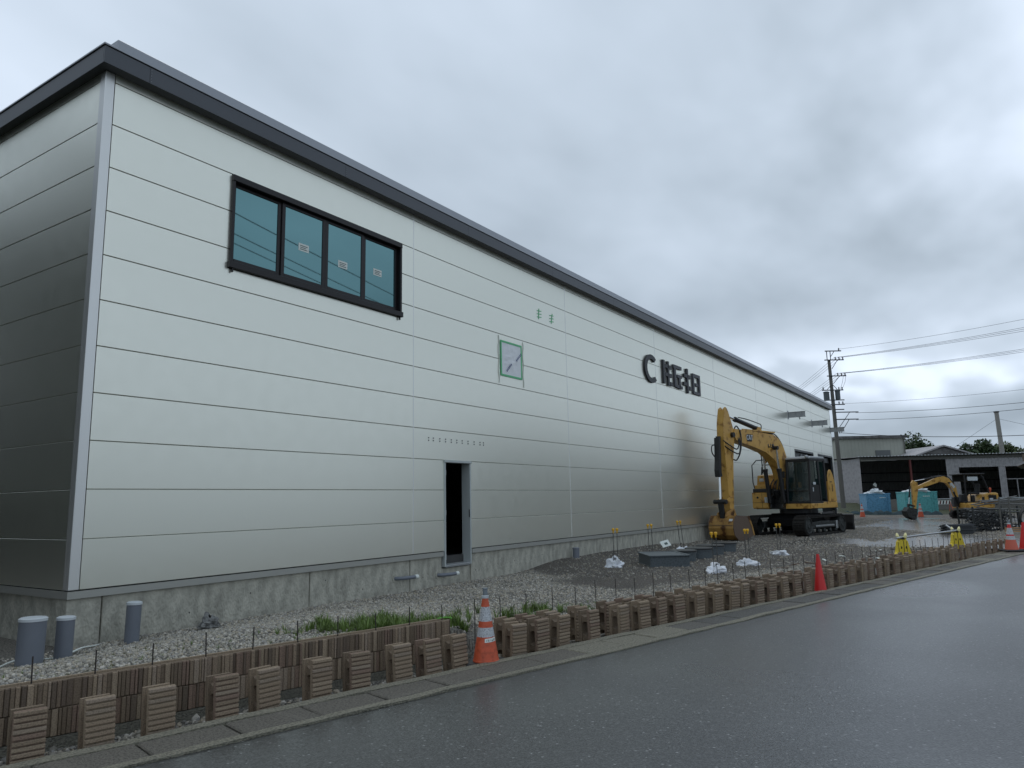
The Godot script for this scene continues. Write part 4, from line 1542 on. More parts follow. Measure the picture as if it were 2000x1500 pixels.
func make_track(t: Node3D, z: float, hl: float, r: float, w: float, shoes: int, outer: float) -> void:
	var track := Node3D.new()
	track.name = "track"
	t.add_child(track, true)
	var y := r + 0.045
	var belt := MB.new()
	var loop := stadium(hl, r, y, 48)
	for k in 48:
		var a: Array = loop[k]
		var b: Array = loop[(k + 1) % 48]
		for e in [0.0, -0.06]:
			var p0 := Vector3(a[0].x + a[1].x * e, a[0].y + a[1].y * e, z)
			var p1 := Vector3(b[0].x + b[1].x * e, b[0].y + b[1].y * e, z)
			var hw := Vector3(0, 0, w * 0.42)
			belt.face4(p0 - hw, p1 - hw, p1 + hw, p0 + hw, Vector3(a[1].x, a[1].y, 0) * (1.0 if e == 0.0 else -1.0))
		for s in [-1.0, 1.0]:
			var hw := Vector3(0, 0, w * 0.42 * s)
			var i0 := Vector3(a[0].x, a[0].y, z) + hw
			var i1 := Vector3(b[0].x, b[0].y, z) + hw
			belt.face4(i0, i1, i1 - Vector3(b[1].x, b[1].y, 0) * 0.06, i0 - Vector3(a[1].x, a[1].y, 0) * 0.06, Vector3(0, 0, s))
	part("track_chain", belt, M.track, track)
	var pitch := (4.0 * hl + TAU * r) / shoes
	var shoe := MB.new()
	shoe.cbox(Vector3(pitch * 0.93, 0.024, w), 0.004, Vector3(0, 0.010, 0))
	shoe.cbox(Vector3(0.022, 0.032, w * 0.98), 0.006, Vector3(-pitch * 0.28, 0.034, 0))
	shoe.cbox(Vector3(0.018, 0.022, w * 0.98), 0.005, Vector3(pitch * 0.12, 0.028, 0))
	var sm := shoe.mesh()
	for q in stadium(hl, r, y, shoes):
		var up := Vector3(q[1].x, q[1].y, 0)
		part("track_shoe", sm, M.track, track, Transform3D(Basis(up.cross(Vector3.BACK), up, Vector3.BACK), Vector3(q[0].x, q[0].y, z)))
	var fr := MB.new()
	fr.prism([Vector2(-hl * 0.86, y - r * 0.36), Vector2(hl * 0.80, y - r * 0.36), Vector2(hl * 0.74, y + r * 0.30), Vector2(hl * 0.2, y + r * 0.44), Vector2(-hl * 0.80, y + r * 0.34)], z - w * 0.36, z + w * 0.36, Transform3D(), 0.02)
	part("track_frame", fr, M.track_frame, track)
	var zo := z + outer * w * 0.40
	for q in [[hl, "idler"], [-hl, "sprocket"]]:
		var wl := MB.new()
		wl.lathe([Vector2(0, 0.05), Vector2(r * 0.25, 0.06), Vector2(r * 0.32, 0.03), Vector2(r * 0.72, 0.02), Vector2(r * 0.78, 0.05), Vector2(r * 0.88, 0.05), Vector2(r * 0.88, -w * 0.7)], 20, Transform3D(Basis(Vector3.RIGHT, PI / 2 * outer), Vector3(q[0], y, zo)))
		part(q[1], wl, M.track_frame, track)
	for k in 5:
		var ro := MB.new()
		ro.lathe([Vector2(0, 0.03), Vector2(0.06, 0.03), Vector2(r * 0.24, 0.0), Vector2(r * 0.24, -0.1)], 12, Transform3D(Basis(Vector3.RIGHT, PI / 2 * outer), Vector3(lerpf(-hl * 0.7, hl * 0.7, k / 4.0), y - r * 0.62, z + outer * w * 0.34)))
		part("roller", ro, M.track_frame, track)
	var guard := MB.new()
	guard.cbox(Vector3(hl * 1.1, 0.07, 0.04), 0.01, Vector3(0, y - r * 0.10, zo))
	guard.cbox(Vector3(0.16, r * 0.9, 0.05), 0.015, Vector3(-hl * 0.72, y - 0.02, zo))
	part("track_guard", guard, M.galv, track)

func cylinder(t: Node3D, a: Vector3, b: Vector3, split: float, r: float, called := "cylinder") -> void:
	# barrel from a, polished rod to b
	var m := a.lerp(b, split)
	var d := (b - a).normalized()
	var br := MB.new()
	br.tube([a, m - d * 0.09], r, 12)
	br.tube([m - d * 0.10, m], r * 1.22, 12)
	br.tube([a - d * 0.02, a + d * 0.1], r * 1.1, 12)
	var n := part(called, br, M.black, t)
	var rod := MB.new()
	rod.tube([m, b], r * 0.52, 10)
	part("piston_rod", rod, M.chrome, n)
	var eye := MB.new()
	var side := Vector3(0, 0, 1)
	eye.tube([b - side * r * 1.1, b + side * r * 1.1], r * 0.95, 10)
	part("pin_eye", eye, M.black, n)

func hose(t: Node3D, pts: Array, r := 0.02) -> void:
	# a hose through the points, rounded
	var out := []
	for i in pts.size() - 1:
		for k in 5:
			var p0: Vector3 = pts[maxi(i - 1, 0)]
			var p3: Vector3 = pts[mini(i + 2, pts.size() - 1)]
			out.append((pts[i] as Vector3).cubic_interpolate(pts[i + 1], p0, p3, k / 5.0))
	out.append(pts[-1])
	var mb := MB.new()
	mb.tube(out, r, 7)
	part("hose", mb, M.hose, t)

func text_part(s: String, size: float, m: Material, parent: Node, xf: Transform3D, called := "lettering", bold := true) -> void:
	var tm := TextMesh.new()
	var f := SystemFont.new()
	f.font_names = PackedStringArray(["Droid Sans"])
	f.font_weight = 700 if bold else 400
	tm.font = f
	tm.text = s
	tm.font_size = 32
	tm.pixel_size = size / 32.0
	tm.depth = 0.006
	part(called, tm, m, parent, xf)

func make_excavator() -> void:
	var t := thing("excavator", Vector3(27.6, -0.62, 2.15), "large yellow crawler excavator parked along the wall, bucket on the ground", "excavator", "", deg_to_rad(166.0))
	for s in [-1.0, 1.0]: make_track(t, s * 1.0, 1.47, 0.355, 0.5, 44, s)
	var cb := MB.new()
	cb.prism([Vector2(-0.9, 0.38), Vector2(0.9, 0.38), Vector2(1.0, 0.62), Vector2(0.6, 0.86), Vector2(-0.6, 0.86), Vector2(-1.0, 0.62)], -0.78, 0.78, Transform3D(), 0.04)
	cb.lathe([Vector2(0.62, 0.85), Vector2(0.62, 1.06), Vector2(0.0, 1.06)], 28)
	part("car_body", cb, M.black, t)
	# dozer blade behind, its arms and cylinders
	var bl := MB.new()
	bl.prism([Vector2(-2.62, 0.10), Vector2(-2.50, 0.10), Vector2(-2.42, 0.40), Vector2(-2.50, 0.74), Vector2(-2.64, 0.76), Vector2(-2.58, 0.42)], -1.27, 1.27, Transform3D(), 0.015)
	part("dozer_blade", bl, M.black, t)
	var ba := MB.new()
	for z in [-0.42, 0.42]: ba.prism([Vector2(-2.5, 0.26), Vector2(-0.9, 0.44), Vector2(-0.9, 0.62), Vector2(-2.5, 0.48)], z - 0.07, z + 0.07)
	part("blade_arms", ba, M.black, t)
	# turntable deck and side skirts
	var dk := MB.new()
	dk.prism([Vector2(-1.35, 1.04), Vector2(1.05, 1.04), Vector2(1.05, 1.22), Vector2(-1.35, 1.22)], -1.18, 1.18, Transform3D(), 0.02)
	part("deck", dk, M.black, t)
	var sk := MB.new()
	sk.prism([Vector2(-1.18, 1.06), Vector2(0.02, 1.06), Vector2(0.02, 1.30), Vector2(-1.18, 1.30)], -1.25, -1.185, Transform3D(), 0.015)
	sk.prism([Vector2(0.03, 1.06), Vector2(1.12, 1.06), Vector2(1.12, 1.25), Vector2(0.03, 1.25)], -1.25, -1.185, Transform3D(), 0.015)
	sk.prism([Vector2(1.06, 1.06), Vector2(1.13, 1.06), Vector2(1.13, 1.25), Vector2(1.06, 1.25)], -1.18, -0.17, Transform3D(), 0.01)
	part("side_skirt", sk, M.yellow, t)
	# engine house and rounded tail
	var tail := []
	for k in 13:
		var a := PI * (0.5 + k / 12.0)
		tail.append(Vector2(-0.62 + cos(a) * 0.66, sin(a) * 1.22))
	tail.append(Vector2(-0.42, -1.22))
	tail.append(Vector2(-0.42, 0.50))
	tail.append(Vector2(-0.02, 0.50))
	tail.append(Vector2(-0.02, 1.22))
	var eh := MB.new()
	eh.prism(tail, -2.12, -1.24, Transform3D(Basis(Vector3.RIGHT, PI / 2)), 0.06)
	part("engine_house", eh, M.yellow, t)
	var fin := MB.new()
	fin.prism([Vector2(-1.14, 1.31), Vector2(-0.44, 1.31), Vector2(-0.45, 2.34), Vector2(-0.54, 2.52), Vector2(-0.66, 2.60), Vector2(-0.78, 2.58), Vector2(-0.92, 2.40), Vector2(-1.06, 2.05)], -1.262, -1.226, Transform3D(), 0.01)
	part("rear_side_panel", fin, M.yellow, t)
	for p in [[Vector3(-0.68, 2.10, -1.268), Vector3(0.18, 0.035, 0.01)], [Vector3(-0.78, 1.86, -1.268), Vector3(0.05, 0.3, 0.008)]]:
		var mb := MB.new()
		mb.cbox(p[1], 0.003, p[0])
		part("panel_latch", mb, M.black, t)
	# right-hand boxes: fuel tank, steps and hood
	var rb := MB.new()
	rb.prism([Vector2(0.0, 1.06), Vector2(1.18, 1.06), Vector2(1.22, 1.10), Vector2(1.22, 1.72), Vector2(0.0, 1.72)], 0.52, 1.24, Transform3D(), 0.025)
	part("front_box", rb, M.yellow, t)
	var rs := MB.new()
	rs.span(Vector3(1.222, 1.305, 0.53), Vector3(1.228, 1.318, 1.23))
	rs.span(Vector3(1.222, 1.1, 0.78), Vector3(1.228, 1.70, 0.79))
	rs.lathe([Vector2(0, 0.02), Vector2(0.045, 0.02), Vector2(0.045, 0.0)], 10, Transform3D(Basis(Vector3.BACK, -PI / 2), Vector3(1.222, 1.52, 0.98)))
	part("box_seams", rs, M.black, t)
	var bd := MB.new()
	bd.cbox(Vector3(1.12, 0.16, 0.70), 0.02, Vector3(0.58, 1.80, 0.88))
	part("step_tread", bd, M.black, t)
	var hd := MB.new()
	hd.prism([Vector2(-0.02, 1.88), Vector2(1.05, 1.88), Vector2(1.05, 2.02), Vector2(0.80, 2.05), Vector2(0.72, 2.42), Vector2(0.35, 2.48), Vector2(-0.02, 2.48)], 0.50, 1.20, Transform3D(), 0.03)
	part("hood", hd, M.yellow, t)
	var hl := MB.new()
	hl.cbox(Vector3(0.05, 0.13, 0.2), 0.01, Vector3(0.80, 2.24, 0.98))
	part("work_light", hl, M.pvc_cap, t)
	var wt := MB.new()
	for z in [0.48, 0.64, 0.80]: wt.cbox(Vector3(0.012, 0.22, 0.07), 0.003, Vector3(1.226, 1.42, 0.56 + (z - 0.48) * 0.25))
	part("decal", wt, M.pvc_cap, t)
	# rail and mirror on that side
	var rail := MB.new()
	rail.tube([Vector3(1.05, 1.90, 1.18), Vector3(1.08, 2.15, 1.22), Vector3(1.08, 2.85, 1.22), Vector3(1.02, 3.05, 1.05), Vector3(1.02, 3.06, 0.72)], 0.022, 7)
	rail.tube([Vector3(1.02, 2.50, 0.78), Vector3(1.02, 3.40, 0.80), Vector3(1.02, 3.42, 0.55)], 0.022, 7)
	rail.tube([Vector3(0.9, 2.46, 0.90), Vector3(1.02, 2.76, 0.80)], 0.03, 7)
	rail.tube([Vector3(1.02, 2.85, 0.80), Vector3(1.0, 2.85, 0.42)], 0.018, 7)
	part("hand_rail", rail, M.black, t)
	var mir := MB.new()
	mir.ball(Vector3(1.08, 3.12, 0.60), Vector3(0.05, 0.22, 0.12), 12)
	part("mirror", mir, M.chrome, t)
	# valve block and hose tangle round the boom foot
	var vb := MB.new()
	vb.cbox(Vector3(0.9, 0.7, 0.62), 0.05, Vector3(0.55, 1.48, 0.18))
	part("valve_block", vb, M.black, t)
	var bk := MB.new()
	for z in [-0.14, 0.36]: bk.prism([Vector2(0.1, 1.1), Vector2(1.35, 1.1), Vector2(1.20, 1.55), Vector2(0.75, 1.80), Vector2(0.2, 1.75)], z - 0.03, z + 0.03)
	part("boom_bracket", bk, M.black, t)
	for k in 6:
		var z := -0.16 + k * 0.11
		hose(t, [Vector3(0.6, 1.25 + 0.05 * k, z), Vector3(1.05, 1.45 + 0.08 * (k % 3), z + 0.03), Vector3(1.15, 1.95 + 0.1 * (k % 2), z), Vector3(0.85, 2.4, 0.1 + (z - 0.1) * 0.4)], 0.022)

	# cab
	var cab := Node3D.new()
	cab.name = "cab"
	t.add_child(cab)
	var z0 := -1.22
	var z1 := -0.20
	var yb := 1.26
	var yt := 3.0
	var fr := MB.new()
	var pillars := [[1.06, yb, 0.92, yt, 0.09], [0.16, yb, 0.24, yt, 0.10], [-0.36, yb, -0.32, yt, 0.10]]
	for z in [z0 + 0.04, z1 - 0.04]:
		for q in pillars:
			fr.prism([Vector2(q[0] - q[4] * 0.5, q[1]), Vector2(q[0] + q[4] * 0.5, q[1]), Vector2(q[2] + q[4] * 0.5, q[3]), Vector2(q[2] - q[4] * 0.5, q[3])], z - 0.04, z + 0.04, Transform3D(), 0.012)
		fr.cbox(Vector3(1.34, 0.10, 0.08), 0.012, Vector3(0.30, yt - 0.02, z))
		fr.cbox(Vector3(1.40, 0.10, 0.08), 0.012, Vector3(0.35, yb + 0.02, z))
	for q in [[1.05, yb + 0.03, 0.12], [0.93, yt - 0.03, 0.12], [1.03, 1.76, 0.03]]:
		fr.cbox(Vector3(0.06, q[2], z1 - z0 - 0.16), 0.01, Vector3(q[0], q[1], (z0 + z1) * 0.5))
	part("cab_frame", fr, M.black, cab)
	var bkw := MB.new()
	bkw.cbox(Vector3(0.06, 1.0, z1 - z0 - 0.16), 0.01, Vector3(-0.35, 1.75, (z0 + z1) * 0.5))
	bkw.cbox(Vector3(1.36, 0.05, z1 - z0 - 0.04), 0.01, Vector3(0.32, yb + 0.0, (z0 + z1) * 0.5))
	part("cab_floor", bkw, M.black, cab)
	var roof := MB.new()
	roof.prism([Vector2(-0.40, yt + 0.03), Vector2(0.96, yt + 0.03), Vector2(0.94, yt + 0.09), Vector2(0.82, yt + 0.12), Vector2(-0.34, yt + 0.12)], z0 + 0.01, z1 - 0.01, Transform3D(), 0.02)
	part("cab_roof", roof, M.silver_roof, cab)
	var lampb := MB.new()
	lampb.ball(Vector3(0.98, yt + 0.10, z0 + 0.10), Vector3(0.07, 0.06, 0.08), 10)
	part("roof_lamp", lampb, M.silver_roof, cab)
	var g1 := MB.new()
	g1.prism([Vector2(1.028, 1.32), Vector2(1.034, 1.32), Vector2(0.93, yt - 0.08), Vector2(0.924, yt - 0.08)], z0 + 0.09, z1 - 0.09)
	part("windscreen", g1, M.cab_glass, cab)
	var g2 := MB.new()
	g2.prism([Vector2(0.22, 2.0), Vector2(1.0, 2.0), Vector2(0.90, yt - 0.08), Vector2(0.30, yt - 0.08)], z0 + 0.035, z0 + 0.041)
	g2.prism([Vector2(-0.30, 1.40), Vector2(0.10, 1.40), Vector2(0.18, yt - 0.08), Vector2(-0.27, yt - 0.08)], z0 + 0.035, z0 + 0.041)
	part("side_glass", g2, M.cab_glass, cab)
	var g3 := MB.new()
	g3.prism([Vector2(0.22, 1.36), Vector2(1.02, 1.36), Vector2(0.90, yt - 0.08), Vector2(0.30, yt - 0.08)], z1 - 0.041, z1 - 0.035)
	part("side_glass", g3, M.cab_glass, cab)
	var dr := MB.new()
	dr.prism([Vector2(0.22, 1.34), Vector2(1.02, 1.34), Vector2(0.99, 1.98), Vector2(0.24, 1.98)], z0 + 0.02, z0 + 0.05, Transform3D(), 0.008)
	part("door_panel", dr, M.black, cab)
	var dh := MB.new()
	dh.cbox(Vector3(0.22, 0.10, 0.012), 0.003, Vector3(0.66, 2.04, z0 + 0.012))
	dh.cbox(Vector3(0.06, 0.16, 0.012), 0.003, Vector3(0.80, 1.80, z0 + 0.012))
	part("door_sticker", dh, M.pvc_cap, cab)
	var seat := MB.new()
	seat.cbox(Vector3(0.50, 0.14, 0.50), 0.05, Vector3(0.30, 1.78, -0.70))
	seat.cbox(Vector3(0.14, 0.75, 0.48), 0.05, Vector3(0.06, 2.16, -0.70), Basis(Vector3.BACK, 0.12))
	seat.cbox(Vector3(0.10, 0.2, 0.28), 0.04, Vector3(0.0, 2.62, -0.70))
	part("seat", seat, M.seat, cab)
	var con := MB.new()
	for z in [-1.02, -0.40]:
		con.cbox(Vector3(0.42, 0.36, 0.16), 0.03, Vector3(0.42, 1.70, z))
		con.tube([Vector3(0.55, 1.85, z), Vector3(0.58, 2.08, z)], 0.025, 7)
	con.tube([Vector3(0.80, 1.30, -0.62), Vector3(0.74, 1.90, -0.60)], 0.02, 6)
	con.tube([Vector3(0.80, 1.30, -0.78), Vector3(0.74, 1.90, -0.80)], 0.02, 6)
	part("controls", con, M.seat, cab)
	var mon := MB.new()
	mon.cbox(Vector3(0.05, 0.2, 0.26), 0.01, Vector3(0.90, 2.2, -0.36))
	part("monitor", mon, M.seat, cab)
	var mr := MB.new()
	mr.tube([Vector3(1.0, 2.5, z1 - 0.02), Vector3(1.12, 2.52, z1 + 0.02), Vector3(1.12, 2.30, z1 + 0.02)], 0.015, 6)
	mr.cbox(Vector3(0.03, 0.26, 0.14), 0.01, Vector3(1.12, 2.42, z1 + 0.05))
	part("cab_mirror", mr, M.black, cab)

	# boom
	var zc := 0.11
	var bm := MB.new()
	bm.prism([Vector2(4.42, 4.12), Vector2(3.4, 4.10), Vector2(2.4, 4.07), Vector2(1.45, 4.02), Vector2(1.05, 3.86), Vector2(0.72, 3.52), Vector2(0.50, 3.05), Vector2(0.42, 2.4), Vector2(0.42, 1.55), Vector2(0.55, 1.38), Vector2(0.80, 1.40), Vector2(0.98, 2.05), Vector2(1.18, 2.62), Vector2(1.55, 3.02), Vector2(2.2, 3.30), Vector2(3.1, 3.48), Vector2(3.9, 3.60), Vector2(4.36, 3.70), Vector2(4.52, 3.9)], zc - 0.18, zc + 0.18, Transform3D(), 0.02)
	var boom := part("boom", bm, M.yellow, t)
	var plate := MB.new()
	plate.cbox(Vector3(0.34, 0.28, 0.012), 0.004, Vector3(3.42, 3.82, zc - 0.186))
	part("emblem_plate", plate, M.black, boom)
	text_part("CAT", 0.26, M.pvc_cap, boom, Transform3D(Basis(Vector3.UP, PI), Vector3(3.42, 3.83, zc - 0.196)))
	var soot := MB.new()
	for q in [[1.98, 3.56, 0.06, 0.16], [1.86, 3.52, 0.10, 0.05], [1.78, 3.60, 0.05, 0.12], [1.70, 3.50, 0.12, 0.05], [1.60, 3.58, 0.12, 0.12]]:
		soot.ball(Vector3(q[0], q[1], zc - 0.18), Vector3(q[2] * 0.8, q[3] * 0.6, 0.006), 8)
	part("worn_mark", soot, M.black, boom)
	var gl := MB.new()
	gl.box(Vector3(2.5, 0.05, 0.05), Vector3(2.6, 4.13, zc - 0.15))
	part("boom_rail", gl, M.yellow, boom)
	for z in [-0.10, 0.0, 0.08]:
		hose(boom, [Vector3(0.48, 2.5, zc + z), Vector3(0.48, 3.1, zc + z), Vector3(0.68, 3.62, zc + z), Vector3(1.08, 3.98, zc + z), Vector3(1.5, 4.10, zc + z), Vector3(2.6, 4.14, zc + z)], 0.022)
	# boom cylinders either side
	for z in [zc - 0.30, zc + 0.30]:
		cylinder(t, Vector3(1.28, 1.32, z), Vector3(1.62, 3.48, z), 0.62, 0.085, "boom_cylinder")
	# stick cylinder on top of the boom
	var lug := MB.new()
	for z in [-0.09, 0.09]: lug.prism([Vector2(2.2, 4.05), Vector2(2.75, 4.07), Vector2(2.55, 4.30), Vector2(2.38, 4.30)], zc + z - 0.02, zc + z + 0.02)
	part("cylinder_lug", lug, M.yellow, boom)
	cylinder(t, Vector3(2.46, 4.24, zc), Vector3(4.92, 4.66, zc), 0.66, 0.085, "stick_cylinder")
	hose(t, [Vector3(2.3, 4.12, zc - 0.06), Vector3(2.2, 4.38, zc - 0.05), Vector3(2.5, 4.46, zc - 0.05), Vector3(3.3, 4.56, zc - 0.06), Vector3(3.9, 4.60, zc - 0.05)], 0.02)

	# stick
	var st := MB.new()
	st.prism([Vector2(4.78, 4.80), Vector2(5.02, 4.82), Vector2(5.14, 4.35), Vector2(5.20, 3.70), Vector2(5.14, 2.6), Vector2(5.08, 1.5), Vector2(5.06, 1.02), Vector2(4.94, 0.92), Vector2(4.82, 1.0), Vector2(4.76, 1.5), Vector2(4.62, 2.9), Vector2(4.46, 3.65), Vector2(4.44, 4.05), Vector2(4.62, 4.45)], zc - 0.14, zc + 0.14, Transform3D(), 0.018)
	var stick := part("stick", st, M.yellow, t)
	var tip := MB.new()
	for z in [-0.10, 0.10]: tip.prism([Vector2(4.76, 4.66), Vector2(5.06, 4.66), Vector2(5.02, 4.86), Vector2(4.90, 4.93), Vector2(4.80, 4.86)], zc + z - 0.035, zc + z + 0.035, Transform3D(), 0.01)
	part("stick_lug", tip, M.yellow, stick)
	var pin := MB.new()
	pin.tube([Vector3(4.62, 3.88, zc - 0.24), Vector3(4.62, 3.88, zc + 0.24)], 0.10, 12)
	pin.tube([Vector3(4.94, 1.02, zc - 0.20), Vector3(4.94, 1.02, zc + 0.20)], 0.07, 12)
	part("pivot_pin", pin, M.black, stick)
	cylinder(t, Vector3(5.34, 3.78, zc), Vector3(5.46, 1.42, zc), 0.62, 0.085, "bucket_cylinder")
	var gd := MB.new()
	gd.prism([Vector2(5.36, 3.75), Vector2(5.46, 3.75), Vector2(5.52, 2.9), Vector2(5.58, 2.55), Vector2(5.56, 2.30), Vector2(5.44, 2.30)], zc - 0.10, zc + 0.10, Transform3D(), 0.01)
	part("rod_guard", gd, M.black, t)
	hose(t, [Vector3(4.40, 4.06, zc - 0.10), Vector3(4.20, 4.24, zc - 0.12), Vector3(4.10, 3.9, zc - 0.22), Vector3(4.22, 3.3, zc - 0.24), Vector3(4.45, 2.95, zc - 0.20), Vector3(4.62, 2.95, zc - 0.16)], 0.026)
	hose(t, [Vector3(4.35, 4.10, zc), Vector3(4.25, 3.7, zc - 0.2), Vector3(4.45, 3.35, zc - 0.24), Vector3(4.85, 3.45, zc - 0.22), Vector3(5.2, 3.65, zc - 0.12)], 0.024)
	hose(t, [Vector3(4.35, 4.08, zc - 0.05), Vector3(4.15, 3.75, zc - 0.18), Vector3(4.35, 3.2, zc - 0.26), Vector3(4.75, 3.25, zc - 0.22), Vector3(5.15, 3.45, zc - 0.14)], 0.024)
	hose(t, [Vector3(5.35, 3.5, zc + 0.08), Vector3(5.60, 3.45, zc + 0.12), Vector3(5.62, 3.2, zc + 0.12), Vector3(5.46, 3.0, zc + 0.08)], 0.022)
	# linkage
	var lk := MB.new()
	for z in [-0.19, 0.19]:
		lk.prism([Vector2(4.86, 1.54), Vector2(4.96, 1.60), Vector2(5.50, 1.46), Vector2(5.52, 1.34), Vector2(5.44, 1.32), Vector2(4.88, 1.44)], zc + z - 0.025, zc + z + 0.025, Transform3D(), 0.008)
	part("idler_link", lk, M.yellow, t)
	var lk2 := MB.new()
	lk2.prism([Vector2(5.40, 1.42), Vector2(5.52, 1.42), Vector2(5.42, 0.78), Vector2(5.30, 0.78)], zc - 0.10, zc + 0.10, Transform3D(), 0.02)
	lk2.tube([Vector3(5.46, 1.40, zc - 0.26), Vector3(5.46, 1.40, zc + 0.26)], 0.085, 10)
	part("bucket_link", lk2, M.black, t)
	# bucket, curled so that its back faces outwards
	var bu := Node3D.new()
	bu.name = "bucket"
	t.add_child(bu)
	var hw := 0.5
	var outer := [Vector2(4.50, 0.86), Vector2(5.34, 0.90), Vector2(5.50, 0.70), Vector2(5.55, 0.45), Vector2(5.48, 0.20), Vector2(5.28, 0.04), Vector2(5.0, -0.005), Vector2(4.62, 0.03), Vector2(4.22, 0.16)]
	var shell := MB.new()
	for k in outer.size() - 1:
		var a: Vector2 = outer[k]
		var b: Vector2 = outer[k + 1]
		var nn := Vector2(b.y - a.y, -(b.x - a.x)).normalized() * -1.0
		shell.prism([a, b, b - nn * 0.03, a - nn * 0.03], zc - hw, zc + hw)
	part("bucket_shell", shell, M.bucket, bu)
	for z in [-hw, hw]:
		var sp := MB.new()
		var zz: float = zc + z
		sp.prism(outer + [Vector2(4.30, 0.5)], minf(zz, zz + 0.03 * signf(z)), maxf(zz, zz + 0.03 * signf(z)))
		part("side_plate", sp, M.bucket_in, bu)
	var ed := MB.new()
	ed.prism([Vector2(4.22, 0.16), Vector2(4.14, 0.16), Vector2(4.26, 0.50), Vector2(4.46, 0.88), Vector2(4.56, 0.86), Vector2(4.34, 0.5)], zc - hw - 0.045, zc - hw - 0.032)
	part("wear_strip", ed, M.bucket, bu)
	for k in 5:
		var to := MB.new()
		var z := zc - hw + 0.06 + k * (2 * hw - 0.12) / 4.0
		to.prism([Vector2(4.28, 0.14), Vector2(4.26, 0.20), Vector2(4.02, 0.17), Vector2(4.03, 0.13)], z - 0.045, z + 0.045)
		part("tooth", to, M.bucket_in, bu)
	var br := MB.new()
	for z in [-0.17, 0.17]: br.prism([Vector2(4.72, 0.86), Vector2(5.46, 0.86), Vector2(5.42, 1.0), Vector2(5.05, 1.14), Vector2(4.86, 1.14)], zc + z - 0.03, zc + z + 0.03, Transform3D(), 0.01)
	part("bucket_ear", br, M.bucket, bu)
	var lb := MB.new()
	lb.cbox(Vector3(0.012, 0.10, 0.14), 0.002, Vector3(5.47, 0.74, zc - 0.38), Basis(Vector3.BACK, 0.5))
	part("bucket_sticker", lb, M.pvc_cap, bu)
	var wr := MB.new()
	wr.box(Vector3(0.01, 0.02, 0.98), Vector3(5.555, 0.56, zc))
	part("weld_line", wr, M.bucket_in, bu)


